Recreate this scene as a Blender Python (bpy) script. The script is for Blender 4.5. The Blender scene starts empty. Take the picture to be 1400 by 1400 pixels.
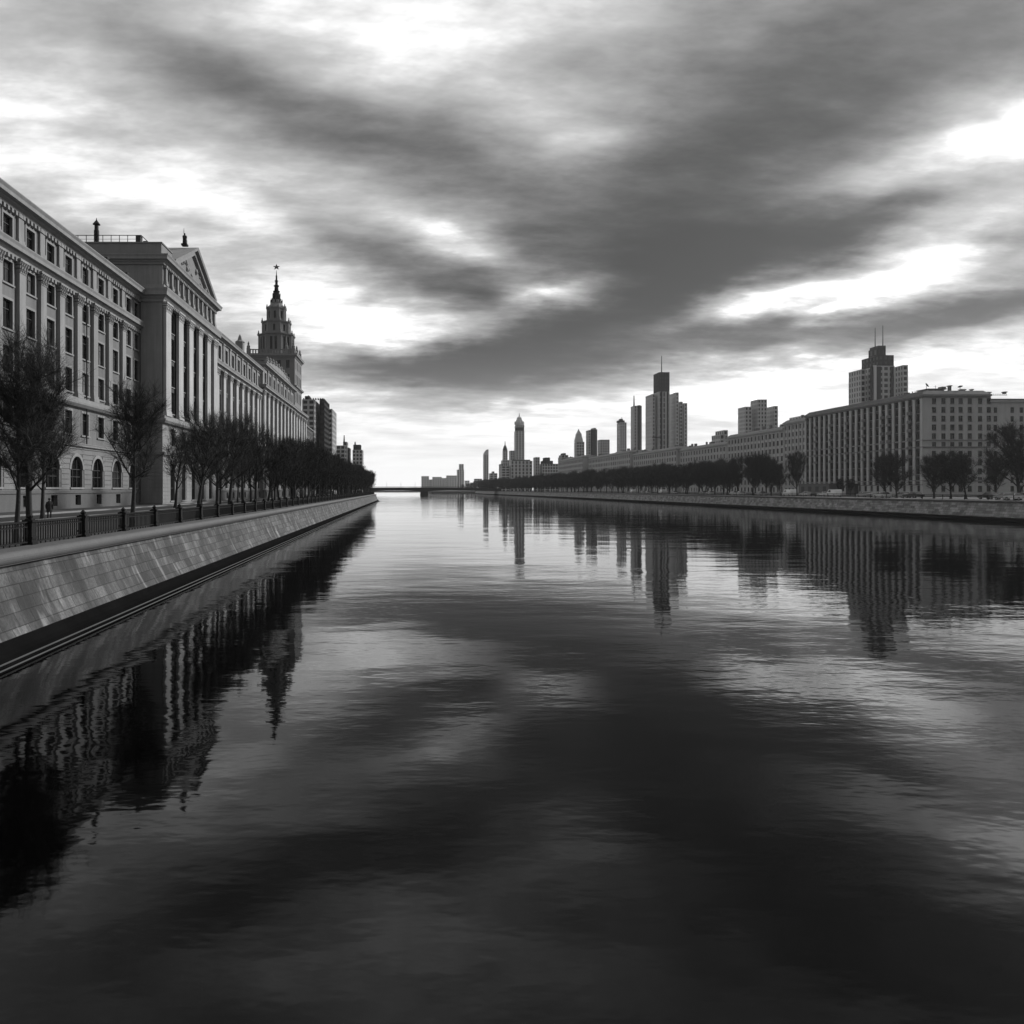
import bpy, math, random
from mathutils import Vector, Matrix
R = math.radians
scene = bpy.context.scene
col = scene.collection
F_PX, VX, HY, CAMZ = 1000.0, 555.0, 669.0, 6.0

# ------------------------------------------------------------------ camera
cam_d = bpy.data.cameras.new('camera'); cam = bpy.data.objects.new('camera', cam_d); col.objects.link(cam)
cam.location = (0, 0, CAMZ); cam.rotation_euler = (R(90), 0, 0)
cam_d.sensor_width = 36.0; cam_d.lens = 36.0 * F_PX / 1400.0
cam_d.shift_x = (700 - VX) / 1400.0; cam_d.shift_y = -(700 - HY) / 1400.0
cam_d.clip_start = 0.5; cam_d.clip_end = 20000
scene.camera = cam
scene.render.resolution_x = scene.render.resolution_y = 1024
scene.view_settings.view_transform = 'Standard'; scene.view_settings.look = 'None'
scene.view_settings.exposure = 0.12; scene.view_settings.gamma = 1.0
scene.cycles.use_denoising = True
scene.cycles.max_bounces = 6; scene.cycles.diffuse_bounces = 2; scene.cycles.glossy_bounces = 3
scene.cycles.volume_bounces = 0; scene.cycles.transparent_max_bounces = 8

# ------------------------------------------------------------------ sky (overcast, broken cloud) and sun
SUN_EL, SUN_AZ = 28.0, 57.0          # azimuth measured from +Y towards +X
w = bpy.data.worlds.new('World'); scene.world = w; w.use_nodes = True
nt = w.node_tree; nt.nodes.clear()
def N(tree, t, **kw):
    n = tree.nodes.new(t)
    for k, v in kw.items(): setattr(n, k, v)
    return n
def M_(tree, op, a, b=None, c=None, clamp=False):
    n = N(tree, 'ShaderNodeMath', operation=op); n.use_clamp = clamp
    for i, v in enumerate((a, b, c)):
        if v is None: continue
        if isinstance(v, (int, float)): n.inputs[i].default_value = v
        else: tree.links.new(v, n.inputs[i])
    return n.outputs[0]
def build_sky():
    L = nt.links.new
    tc = N(nt, 'ShaderNodeTexCoord')
    sx = N(nt, 'ShaderNodeSeparateXYZ'); L(tc.outputs['Generated'], sx.inputs[0])
    X, Y, Z = sx.outputs
    az = M_(nt, 'ARCTAN2', X, Y)
    el = M_(nt, 'ARCSINE', M_(nt, 'ABSOLUTE', Z))
    zc = M_(nt, 'ADD', M_(nt, 'ABSOLUTE', Z), 0.16)
    cp = N(nt, 'ShaderNodeCombineXYZ')
    L(M_(nt, 'DIVIDE', X, zc), cp.inputs[0]); L(M_(nt, 'DIVIDE', Y, zc), cp.inputs[1])
    # clouds drift along one direction: stretch the texture along it
    mp = N(nt, 'ShaderNodeMapping'); mp.inputs['Rotation'].default_value = (0, 0, R(-24)); mp.inputs['Scale'].default_value = (0.55, 1.25, 1)
    L(cp.outputs[0], mp.inputs[0])
    n1 = N(nt, 'ShaderNodeTexNoise'); n1.inputs['Scale'].default_value = 1.6; n1.inputs['Detail'].default_value = 6; n1.inputs['Roughness'].default_value = 0.55
    L(mp.outputs[0], n1.inputs['Vector'])
    n2 = N(nt, 'ShaderNodeTexNoise'); n2.inputs['Scale'].default_value = 2.3; n2.inputs['Detail'].default_value = 5; n2.inputs['Roughness'].default_value = 0.6
    L(mp.outputs[0], n2.inputs['Vector'])
    s2 = N(nt, 'ShaderNodeSeparateXYZ'); L(n2.outputs['Color'], s2.inputs[0])
    wz = M_(nt, 'MULTIPLY', M_(nt, 'SUBTRACT', s2.outputs[0], 0.5), 0.085)
    wy = M_(nt, 'MULTIPLY', M_(nt, 'SUBTRACT', s2.outputs[1], 0.5), 0.045)
    n5 = N(nt, 'ShaderNodeTexNoise'); n5.inputs['Scale'].default_value = 7.0; n5.inputs['Detail'].default_value = 4; L(cp.outputs[0], n5.inputs['Vector'])
    s5 = N(nt, 'ShaderNodeSeparateXYZ'); L(n5.outputs['Color'], s5.inputs[0])
    wz = M_(nt, 'ADD', wz, M_(nt, 'MULTIPLY', M_(nt, 'SUBTRACT', s5.outputs[0], 0.5), 0.07))
    wy = M_(nt, 'ADD', wy, M_(nt, 'MULTIPLY', M_(nt, 'SUBTRACT', s5.outputs[1], 0.5), 0.035))
    p = N(nt, 'ShaderNodeCombineXYZ')
    L(M_(nt, 'ADD', az, wz), p.inputs[0]); L(M_(nt, 'ADD', el, wy), p.inputs[1])
    base = 0.84
    acc = None
    # cloud banks and openings: photo x, y, half widths, tilt (deg, counter-clockwise), strength
    BL = [
     # the long dark bank: top right falling to the left over the river
     (1030, 325, 200, 44, 6, -.42), (880, 330, 120, 48, 10, -.34), (1180, 312, 80, 26, 16, -.30), (930, 405, 120, 34, 22, -.34),
     (800, 435, 130, 32, 16, -.30), (690, 470, 130, 30, 8, -.34), (640, 500, 200, 26, 2, -.24), (520, 505, 110, 22, 0, -.18),
     (740, 330, 70, 40, 0, -.18),
     (600, 505, 230, 42, 0, -.16), (780, 500, 200, 40, 6, -.14), (1080, 340, 260, 70, 6, -.10), (1180, 470, 230, 34, 4, -.14), (700, 370, 120, 60, 0, -.12), (520, 370, 150, 50, -16, -.12),
     # grey veil upper left of it
     (560, 355, 120, 34, -18, -.18), (470, 325, 110, 24, -20, -.13), (640, 395, 90, 28, -8, -.18), (430, 400, 60, 30, 0, .04),
     # right hand bank
     (960, 462, 120, 20, 2, -.30), (1100, 455, 120, 20, 6, -.30), (1250, 445, 120, 24, 14, -.36), (1370, 415, 100, 26, 14, -.34), (1390, 335, 60, 20, 14, -.26),
     (1140, 400, 60, 14, 18, -.10),
     (700, 545, 190, 16, 0, -.16), (860, 500, 120, 16, 4, -.14), (1050, 600, 130, 12, 0, -.07), (1280, 520, 140, 14, 4, -.08), (560, 590, 130, 8, 0, -.06),
     # openings
     (742, 402, 46, 16, -8, .46), (625, 330, 80, 20, -24, .26), (1050, 410, 110, 24, 5, .32), (1140, 425, 50, 14, 22, .20),
     (1265, 365, 130, 42, 20, .19), (570, 446, 120, 30, -4, .15), (470, 400, 70, 60, 0, .08), (480, 540, 120, 20, 0, .10), (810, 385, 40, 30, 10, .16), (480, 450, 90, 40, 0, .06),
     (950, 545, 330, 26, 4, .20), (1120, 505, 120, 16, 6, .14),
     (720, 255, 320, 44, 0, -.20), (520, 130, 300, 40, 0, -.06),
     # above the picture of the river, the same kind of broken cover
     (980, 215, 300, 60, 4, -.32), (1150, 60, 420, 80, 0, -.42), (330, 120, 240, 40, -14, -.26), (560, 195, 150, 40, -4, -.26),
     (560, 55, 130, 50, -8, .10), (1330, 195, 180, 40, 6, .38), (780, 190, 90, 40, -10, .26), (200, 245, 300, 50, 0, .10),
    ]
    for (px, py, rx, ry, tilt, a) in BL:
        u = (px - VX) / 1000.0; v = (HY - py) / 1000.0
        ca = math.atan(u); ce = math.atan(v * math.cos(ca)); k = math.cos(ca) ** 1.6
        m = N(nt, 'ShaderNodeMapping', vector_type='TEXTURE')
        m.inputs['Location'].default_value = (ca, ce, 0); m.inputs['Rotation'].default_value = (0, 0, R(tilt))
        m.inputs['Scale'].default_value = (rx / 1000.0 * k, ry / 1000.0 * (k ** .5), 1)
        L(p.outputs[0], m.inputs[0])
        d = N(nt, 'ShaderNodeVectorMath', operation='DOT_PRODUCT'); L(m.outputs[0], d.inputs[0]); L(m.outputs[0], d.inputs[1])
        g = M_(nt, 'POWER', 0.42, d.outputs['Value'])
        acc = M_(nt, 'MULTIPLY_ADD', g, a, base if acc is None else acc)
    acc = M_(nt, 'MULTIPLY_ADD', M_(nt, 'SUBTRACT', n1.outputs['Fac'], 0.5), 0.62, acc)
    mp3 = N(nt, 'ShaderNodeMapping'); mp3.inputs['Rotation'].default_value = (0, 0, R(-20)); mp3.inputs['Scale'].default_value = (0.8, 1.6, 1); L(cp.outputs[0], mp3.inputs[0])
    n3 = N(nt, 'ShaderNodeTexNoise'); n3.inputs['Scale'].default_value = 4.5; n3.inputs['Detail'].default_value = 5; n3.inputs['Roughness'].default_value = 0.62; L(mp3.outputs[0], n3.inputs['Vector'])
    acc = M_(nt, 'MULTIPLY_ADD', M_(nt, 'SUBTRACT', n3.outputs['Fac'], 0.5), 0.46, acc)
    # sky dimmed behind the viewer and overhead, added to shade faces turned this way
    bk = N(nt, 'ShaderNodeMapRange'); bk.interpolation_type = 'SMOOTHSTEP'; L(Y, bk.inputs[0]); bk.inputs[1].default_value = -.45; bk.inputs[2].default_value = .55; bk.inputs[3].default_value = -.23; bk.inputs[4].default_value = 0
    acc = M_(nt, 'ADD', acc, bk.outputs[0])
    e8 = M_(nt, 'MULTIPLY', el, 8.0); hz = M_(nt, 'POWER', 0.37, M_(nt, 'MULTIPLY', e8, e8))      # pale, clear band over the horizon
    disp = M_(nt, 'SMOOTH_MIN', M_(nt, 'SMOOTH_MAX', acc, 0.28, 0.30), 1.06, 0.35)
    disp = M_(nt, 'ADD', M_(nt, 'MULTIPLY', disp, M_(nt, 'SUBTRACT', 1.0, hz)), M_(nt, 'MULTIPLY', M_(nt, 'MULTIPLY', hz, 0.91), M_(nt, 'ADD', 1.0, M_(nt, 'MULTIPLY', bk.outputs[0], 1.0))))
    # openings in the cover are far brighter than the cloud round them
    over = M_(nt, 'MAXIMUM', M_(nt, 'SUBTRACT', disp, 0.76), 0.0)
    lin = M_(nt, 'MULTIPLY_ADD', M_(nt, 'MULTIPLY', over, over), 13.0, M_(nt, 'POWER', disp, 2.25))
    cl = N(nt, 'ShaderNodeBackground'); L(lin, cl.inputs['Color']); cl.inputs['Strength'].default_value = 0.93
    sky = N(nt, 'ShaderNodeTexSky', sky_type='NISHITA'); sky.sun_disc = False
    sky.sun_elevation = R(SUN_EL); sky.sun_rotation = R(SUN_AZ); sky.air_density = 1.5; sky.dust_density = 3.0
    bw = N(nt, 'ShaderNodeRGBToBW'); L(sky.outputs[0], bw.inputs[0])
    sb = N(nt, 'ShaderNodeBackground'); L(bw.outputs[0], sb.inputs['Color']); sb.inputs['Strength'].default_value = 0.05
    mx = N(nt, 'ShaderNodeMixShader'); mx.inputs[0].default_value = 0.94
    L(sb.outputs[0], mx.inputs[1]); L(cl.outputs[0], mx.inputs[2])
    out = N(nt, 'ShaderNodeOutputWorld'); L(mx.outputs[0], out.inputs[0])
build_sky()
w.cycles.sampling_method = 'MANUAL'; w.cycles.sample_map_resolution = 512

sd = bpy.data.lights.new('sun', 'SUN'); sun = bpy.data.objects.new('sun', sd); col.objects.link(sun)
sd.energy = 3.3; sd.angle = R(12); sd.color = (1, 1, 1)
sv = Vector((math.cos(R(SUN_EL)) * math.sin(R(SUN_AZ)), math.cos(R(SUN_EL)) * math.cos(R(SUN_AZ)), math.sin(R(SUN_EL))))
sun.rotation_euler = sv.to_track_quat('Z', 'Y').to_euler(); sun.location = (200, 100, 300)

# ------------------------------------------------------------------ helpers
def PX(px, Y): return (px - VX) * Y / F_PX
def PZ(py, Y): return CAMZ + (HY - py) * Y / F_PX

class MB:
    """collects geometry and links it as one mesh object"""
    def __init__(s): s.v = []; s.f = []; s.m = []; s.mi = 0
    def quad(s, a, b, c, d):
        n = len(s.v); s.v += [a, b, c, d]; s.f.append((n, n+1, n+2, n+3)); s.m.append(s.mi)
    def poly(s, pts):
        n = len(s.v); s.v += list(pts); s.f.append(tuple(range(n, n+len(pts)))); s.m.append(s.mi)
    def hexa(s, p):      # p: 8 points, bottom 4 ccw then top 4
        n = len(s.v); s.v += list(p)
        for q in ((0,3,2,1),(4,5,6,7),(0,1,5,4),(1,2,6,5),(2,3,7,6),(3,0,4,7)):
            s.f.append(tuple(n+i for i in q)); s.m.append(s.mi)
    def box(s, x0, x1, y0, y1, z0, z1):
        s.hexa([(x0,y0,z0),(x1,y0,z0),(x1,y1,z0),(x0,y1,z0),(x0,y0,z1),(x1,y0,z1),(x1,y1,z1),(x0,y1,z1)])
    def lathe(s, cx, cy, prof, seg=12, cap=True, rot=0.0):
        n = len(s.v)
        for (r, z) in prof:
            for k in range(seg):
                a = 2*math.pi*k/seg + rot
                s.v.append((cx + r*math.cos(a), cy + r*math.sin(a), z))
        for i in range(len(prof)-1):
            for k in range(seg):
                a = n+i*seg+k; b = n+i*seg+(k+1) % seg
                s.f.append((a, b, b+seg, a+seg)); s.m.append(s.mi)
        if cap:
            s.f.append(tuple(n+(len(prof)-1)*seg+k for k in range(seg))); s.m.append(s.mi)
            s.f.append(tuple(n+k for k in reversed(range(seg)))); s.m.append(s.mi)
    def tube(s, a, b, ra, rb, seg=6, cap=False):
        a = Vector(a); b = Vector(b); d = (b-a)
        if d.length < 1e-6: return
        d.normalize(); u = d.orthogonal().normalized(); v = d.cross(u); n = len(s.v)
        for (p, r) in ((a, ra), (b, rb)):
            for k in range(seg):
                t = 2*math.pi*k/seg; q = p + u*(r*math.cos(t)) + v*(r*math.sin(t)); s.v.append((q.x, q.y, q.z))
        for k in range(seg):
            k2 = (k+1) % seg; s.f.append((n+k, n+k2, n+seg+k2, n+seg+k)); s.m.append(s.mi)
        if cap:
            s.f.append(tuple(n+seg+k for k in range(seg))); s.m.append(s.mi)
            s.f.append(tuple(n+k for k in reversed(range(seg)))); s.m.append(s.mi)
    def mesh(s, name, mats, smooth=False):
        me = bpy.data.meshes.new(name); me.from_pydata(s.v, [], s.f)
        for m in (mats if isinstance(mats, (list, tuple)) else [mats]): me.materials.append(m)
        if any(s.m): me.polygons.foreach_set('material_index', s.m)
        if smooth: me.polygons.foreach_set('use_smooth', [True]*len(me.polygons))
        me.update(); return me
    def build(s, name, mats, parent=None, smooth=False, rel=True):
        if not s.f: return None
        if parent is not None and rel:
            o = parent.location
            s.v = [(a-o.x, b-o.y, c-o.z) for (a, b, c) in s.v]
        ob = bpy.data.objects.new(name, s.mesh(name, mats, smooth)); col.objects.link(ob)
        if parent is not None: ob.parent = parent
        return ob

def tag(o, label=None, cat=None, group=None, kind=None):
    if label: o['label'] = label
    if cat: o['category'] = cat
    if group: o['group'] = group
    if kind: o['kind'] = kind
    return o
def empty(name, loc, rz=0.0):
    o = bpy.data.objects.new(name, None); o.empty_display_size = 1; col.objects.link(o)
    o.location = loc; o.rotation_euler = (0, 0, rz); return o
def link_mesh(name, me, parent=None, loc=(0,0,0), rz=0.0, scale=None):
    o = bpy.data.objects.new(name, me); col.objects.link(o); o.location = loc; o.rotation_euler = (0, 0, rz)
    if scale: o.scale = scale
    if parent: o.parent = parent
    return o
def copy_tree(o, parent=None, kids=None):
    c = o.copy(); col.objects.link(c)
    if parent: c.parent = parent
    for ch in list(o.children): copy_tree(ch, c)
    return c

# ------------------------------------------------------------------ materials (the photograph is black and white: greys)
def mat(name, base, rough=0.85, var=0.25, vscale=1.0, streak=0.0, bump=0.0, bscale=8.0, spec=0.3, fine=0.0):
    m = bpy.data.materials.new(name); m.use_nodes = True; t = m.node_tree; L = t.links.new
    b = t.nodes['Principled BSDF']; b.inputs['Roughness'].default_value = rough
    b.inputs['Specular IOR Level'].default_value = spec
    tc = N(t, 'ShaderNodeTexCoord'); geo = N(t, 'ShaderNodeNewGeometry')
    n = N(t, 'ShaderNodeTexNoise'); n.inputs['Scale'].default_value = vscale; n.inputs['Detail'].default_value = 6; n.inputs['Roughness'].default_value = .65
    L(geo.outputs['Position'], n.inputs['Vector'])
    f = M_(t, 'MULTIPLY_ADD', M_(t, 'SUBTRACT', n.outputs['Fac'], 0.5), 2*var, 1.0)
    if streak:
        mp = N(t, 'ShaderNodeMapping'); mp.inputs['Scale'].default_value = (1.3, 1.3, 0.09); L(geo.outputs['Position'], mp.inputs[0])
        n2 = N(t, 'ShaderNodeTexNoise'); n2.inputs['Scale'].default_value = 1.0; n2.inputs['Detail'].default_value = 5; n2.inputs['Roughness'].default_value = .7
        L(mp.outputs[0], n2.inputs['Vector'])
        f = M_(t, 'MULTIPLY', f, M_(t, 'MULTIPLY_ADD', M_(t, 'SUBTRACT', n2.outputs['Fac'], 0.5), 2*streak, 1.0))
    if fine:
        n4 = N(t, 'ShaderNodeTexNoise'); n4.inputs['Scale'].default_value = 11.0; n4.inputs['Detail'].default_value = 3
        L(geo.outputs['Position'], n4.inputs['Vector'])
        f = M_(t, 'MULTIPLY', f, M_(t, 'MULTIPLY_ADD', M_(t, 'SUBTRACT', n4.outputs['Fac'], 0.5), 2*fine, 1.0))
    c = N(t, 'ShaderNodeCombineColor')
    val = M_(t, 'MULTIPLY', f, base)
    for i in range(3): L(val, c.inputs[i])
    L(c.outputs[0], b.inputs['Base Color'])
    if bump:
        n3 = N(t, 'ShaderNodeTexNoise'); n3.inputs['Scale'].default_value = bscale; n3.inputs['Detail'].default_value = 4
        L(geo.outputs['Position'], n3.inputs['Vector'])
        bp = N(t, 'ShaderNodeBump'); bp.inputs['Strength'].default_value = 0.6; bp.inputs['Distance'].default_value = bump
        L(n3.outputs['Fac'], bp.inputs['Height']); L(bp.outputs[0], b.inputs['Normal'])
    return m
STONE   = mat('light_stone', 0.25, .9, .30, .25, .42, .02, 5, fine=.10)
STONE_T = mat('trim_stone', 0.25, .9, .22, .5, .30, .03, 6, fine=.14)
STONE_A = mat('grey_render', 0.16, .9, .30, .25, .42, .02, 5, fine=.10)
STONE_D = mat('weathered_stone', 0.20, .9, .22, .3, .26, .03, 5, fine=.12)
BASEST  = mat('plinth_stone', 0.12, .88, .22, .5, .2, .03, 7, fine=.12)
RSTONE  = mat('far_bank_stone', 0.40, .9, .18, .2, .26, .0, 5, fine=.10)
RSTONE_D= mat('far_bank_dull_plaster', 0.14, .9, .2, .2, .2)
ROOF    = mat('roof_metal', 0.06, .85, .25, .4, .3, spec=.2)
ROOF_L  = mat('roof_pale_metal', 0.11, .8, .2, .4, .3, spec=.5)
FRAME   = mat('window_frame_paint', 0.045, .6, .3, .7)
IRON    = mat('black_iron', 0.012, .6, .3, 2.0, spec=.15)
BARK    = mat('bark', 0.032, .95, .35, 2.0, 0, .02, 20)
TWIG    = mat('twigs', 0.036, .95, .3, .3)
TWIG_F  = mat('far_twigs', 0.03, .95, .3, .3)
ASPHALT = mat('asphalt', 0.03, .8, .25, .6, 0, .004, 60, fine=.15)
PAVING  = mat('quay_paving', 0.05, .8, .3, .5, 0, .004, 30, fine=.15)
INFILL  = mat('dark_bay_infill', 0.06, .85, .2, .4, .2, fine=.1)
INFILL_R= mat('balcony_bay_infill', 0.045, .85, .25, .4, .2)
KERB    = mat('kerb_stone', 0.22, .85, .2, 1.0)
GROUND  = mat('ground_earth', 0.08, .95, .35, .05)
COPING  = mat('coping_granite', 0.10, .7, .20, .8, 0, .006, 30, fine=.22)
WET     = mat('wet_wall_base', 0.008, .8, .4, .5, .3, .02, 4, spec=.0)
LEDGE   = mat('wet_ledge_edge', 0.08, .3, .3, .8, spec=.6)
T_WALL  = mat('tower_cladding', 0.40, .7, .12, .05, .12)
T_FAR   = mat('painted_haze_render', 0.60, .8, .12, .05, .1)  # pale base colour stands in for thick haze over the far skyline
T_DARK  = mat('tower_dark_cladding', 0.035, .8, .2, .05, .12, spec=.1)
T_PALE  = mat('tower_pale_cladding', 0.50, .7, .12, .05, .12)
CONC    = mat('bridge_concrete', 0.025, .85, .2, .2, .3)
def glass(name, base, rough, wob=0.03):
    m = bpy.data.materials.new(name); m.use_nodes = True; t = m.node_tree; b = t.nodes['Principled BSDF']
    b.inputs['Base Color'].default_value = (base, base, base, 1); b.inputs['Roughness'].default_value = rough
    b.inputs['IOR'].default_value = 1.5
    g = N(t, 'ShaderNodeNewGeometry'); n = N(t, 'ShaderNodeTexNoise'); n.inputs['Scale'].default_value = .8
    t.links.new(g.outputs['Position'], n.inputs['Vector'])
    v = M_(t, 'MULTIPLY', n.outputs['Fac'], base*2)
    c = N(t, 'ShaderNodeCombineColor'); [t.links.new(v, c.inputs[i]) for i in range(3)]
    t.links.new(c.outputs[0], b.inputs['Base Color'])
    bp = N(t, 'ShaderNodeBump'); bp.inputs['Strength'].default_value = .4; bp.inputs['Distance'].default_value = wob
    t.links.new(n.outputs['Fac'], bp.inputs['Height']); t.links.new(bp.outputs[0], b.inputs['Normal'])
    return m
PALE    = mat('washed_stone', 0.40, .9, .30, .25, .42, .02, 5, fine=.08)
GLASS  = glass('window_glass', 0.008, .12)
GLASS2 = glass('curtained_window_glass', 0.045, .2)
GLASS3 = glass('pale_blind_window_glass', 0.11, .3)
TGLASS = glass('tower_glass', 0.02, .4)

def wall_material(name='granite_block_wall', k=1.0, con=1.0):
    m = bpy.data.materials.new(name); m.use_nodes = True; t = m.node_tree; L = t.links.new
    b = t.nodes['Principled BSDF']; b.inputs['Roughness'].default_value = .82
    g = N(t, 'ShaderNodeNewGeometry'); s = N(t, 'ShaderNodeSeparateXYZ'); L(g.outputs['Position'], s.inputs[0])
    # a little irregularity in the courses
    nw = N(t, 'ShaderNodeTexNoise'); nw.inputs['Scale'].default_value = .35; L(g.outputs['Position'], nw.inputs['Vector'])
    zz = M_(t, 'ADD', s.outputs[2], M_(t, 'MULTIPLY', nw.outputs['Fac'], .05))
    c = N(t, 'ShaderNodeCombineXYZ'); L(s.outputs[1], c.inputs[0]); L(zz, c.inputs[1])
    c2 = N(t, 'ShaderNodeCombineXYZ'); L(s.outputs[1], c2.inputs[1]); L(s.outputs[2], c2.inputs[2])
    br = N(t, 'ShaderNodeTexBrick'); L(c.outputs[0], br.inputs['Vector'])
    br.inputs['Scale'].default_value = 1.0; br.inputs['Brick Width'].default_value = 1.15; br.inputs['Row Height'].default_value = .48
    br.inputs['Mortar Size'].default_value = .02; br.inputs['Mortar Smooth'].default_value = .4; br.inputs['Bias'].default_value = 0
    br.inputs['Color1'].default_value = (.12*k,)*3+(1,); br.inputs['Color2'].default_value = (.36*k,)*3+(1,); br.inputs['Mortar'].default_value = (.025,)*3+(1,)
    bw = N(t, 'ShaderNodeRGBToBW'); L(br.outputs['Color'], bw.inputs[0])
    # vertical run-off stains, with a shape of their own
    def noise(vec_scale, scale, detail, rough=.6, off=0):
        mp = N(t, 'ShaderNodeMapping'); mp.inputs['Scale'].default_value = vec_scale; mp.inputs['Location'].default_value = (off, off, off); L(c2.outputs[0], mp.inputs[0])
        n = N(t, 'ShaderNodeTexNoise'); n.inputs['Scale'].default_value = scale; n.inputs['Detail'].default_value = detail; n.inputs['Roughness'].default_value = rough
        L(mp.outputs[0], n.inputs['Vector']); return n.outputs['Fac']
    def ramp(v, a, b_, c0, c1):
        r = N(t, 'ShaderNodeMapRange'); r.interpolation_type = 'SMOOTHSTEP'; L(v, r.inputs[0])
        r.inputs[1].default_value = a; r.inputs[2].default_value = b_; r.inputs[3].default_value = c0; r.inputs[4].default_value = c1; return r.outputs[0]
    st = noise((1, 1.0, .12), 2.2, 6, .65)
    st2 = noise((1, .35, .25), 1.2, 5, .6, 5.0)
    fine = noise((1, 1, 1), 9, 5, .7)
    wht = noise((1, .9, .30), 1.1, 3, .5, 11.0)
    f = M_(t, 'MULTIPLY', bw.outputs[0], ramp(st, .38, .66, 1-.26*con, 1+.16*con))
    f = M_(t, 'MULTIPLY', f, ramp(st2, .35, .65, 1-.34*con, 1+.25*con))
    f = M_(t, 'MULTIPLY', f, ramp(fine, .3, .7, .66, 1.3))
    f = M_(t, 'ADD', f, ramp(wht, .60, .72, 0.0, .09*con))
    cc = N(t, 'ShaderNodeCombineColor'); [L(f, cc.inputs[i]) for i in range(3)]
    L(cc.outputs[0], b.inputs['Base Color'])
    h = M_(t, 'SUBTRACT', M_(t, 'MULTIPLY', fine, .35), M_(t, 'MULTIPLY', br.outputs['Fac'], 1.0))
    bp = N(t, 'ShaderNodeBump'); bp.inputs['Strength'].default_value = .7; bp.inputs['Distance'].default_value = .03
    L(h, bp.inputs['Height']); L(bp.outputs[0], b.inputs['Normal'])
    return m
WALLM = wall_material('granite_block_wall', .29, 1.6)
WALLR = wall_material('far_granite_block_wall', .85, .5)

def water_material():
    m = bpy.data.materials.new('river_water'); m.use_nodes = True; t = m.node_tree; L = t.links.new
    b = t.nodes['Principled BSDF']
    b.inputs['Base Color'].default_value = (.0008, .0008, .0008, 1); b.inputs['Roughness'].default_value = .035
    b.inputs['IOR'].default_value = 1.333; b.inputs['Specular IOR Level'].default_value = .26
    g = N(t, 'ShaderNodeNewGeometry')
    def noise(sc, scale, detail, rz=0, rough=.5):
        mp = N(t, 'ShaderNodeMapping'); mp.inputs['Scale'].default_value = sc; mp.inputs['Rotation'].default_value = (0, 0, R(rz)); L(g.outputs['Position'], mp.inputs[0])
        n = N(t, 'ShaderNodeTexNoise'); n.inputs['Scale'].default_value = scale; n.inputs['Detail'].default_value = detail; n.inputs['Roughness'].default_value = rough
        L(mp.outputs[0], n.inputs['Vector']); return n.outputs['Fac']
    swell = noise((.5, 1, 1), .16, 2, 6)
    rip = noise((.45, 1, 1), .9, 3, -8, .55)
    fin = noise((.6, 1, 1), 3.2, 2, 4)
    patch = noise((.6, 1, 1), .035, 3, 15)
    pr = N(t, 'ShaderNodeMapRange'); L(patch, pr.inputs[0]); pr.inputs[1].default_value = .35; pr.inputs[2].default_value = .65; pr.inputs[3].default_value = .45; pr.inputs[4].default_value = 1.5
    h = M_(t, 'MULTIPLY', swell, .050)
    h = M_(t, 'ADD', h, M_(t, 'MULTIPLY', M_(t, 'MULTIPLY', rip, pr.outputs[0]), .0125))
    h = M_(t, 'ADD', h, M_(t, 'MULTIPLY', M_(t, 'MULTIPLY', fin, pr.outputs[0]), .0022))
    bp = N(t, 'ShaderNodeBump'); bp.inputs['Strength'].default_value = 1.0; bp.inputs['Distance'].default_value = 1.0
    L(h, bp.inputs['Height']); L(bp.outputs[0], b.inputs['Normal'])
    return m
WATER = water_material()

# ------------------------------------------------------------------ river and banks
LZ, RZ = 3.55, 3.90
def left_path():
    P = [(-13.3, -80), (-13.3, 60), (-13.3, 200), (-13.3, 372)]
    for k in range(1, 9):
        a = R(90*k/8.0); P.append((-13.3 - 22*(1-math.cos(a)), 372 + 22*math.sin(a)))
    P += [(-70, 396), (-86, 410), (-90, 440), (-90, 1600)]
    return P
def right_path():
    P = [(110, -80), (110, 100), (110, 300), (110, 450)]
    for Y in range(500, 1001, 50):
        t = (Y-450)/550.0; t = t*t*(3-2*t); P.append((110 - 16*t, Y))
    P += [(96, 1020), (103, 1040), (120, 1060), (400, 1120), (1600, 1180)]
    return P
LP, RP = left_path(), right_path()
def offset_path(P, d):     # +d: to the left of the running direction
    out = []
    for i in range(len(P)):
        a = Vector(P[max(i-1, 0)]); b = Vector(P[i]); c = Vector(P[min(i+1, len(P)-1)])
        t1 = (b-a).normalized() if i > 0 else (c-b).normalized(); t2 = (c-b).normalized() if i < len(P)-1 else t1
        n1 = Vector((-t1.y, t1.x)); n2 = Vector((-t2.y, t2.x)); n = (n1+n2).normalized()
        k = d/max(.4, n.dot(n1)); out.append((b.x+n.x*k, b.y+n.y*k))
    return out
def sweep(mb, P, prof, side, close=False):
    rows = [[(x, y, z) for (x, y) in offset_path(P, side*d)] for (d, z) in prof]
    for i in range(len(rows)-1):
        for k in range(len(P)-1):
            mb.quad(rows[i][k], rows[i][k+1], rows[i+1][k+1], rows[i+1][k])
# water: one sheet
mb = MB(); mb.quad((-3000, -400, 0), (3000, -400, 0), (3000, 3200, 0), (-3000, 3200, 0))
tag(mb.build('river_water', WATER), kind='structure')

def land(name, P, side, z, far, m):
    Q = offset_path(P, side*2.0); mb = MB()
    for k in range(len(Q)-1):
        (x0, y0), (x1, y1) = Q[k], Q[k+1]
        mb.quad((x0, y0, z), (x1, y1, z), (far, y1, z), (far, y0, z))
    return tag(mb.build(name, m), kind='structure')
land('left_bank_ground', LP, 1, LZ-.15, -1500, ASPHALT)
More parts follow.
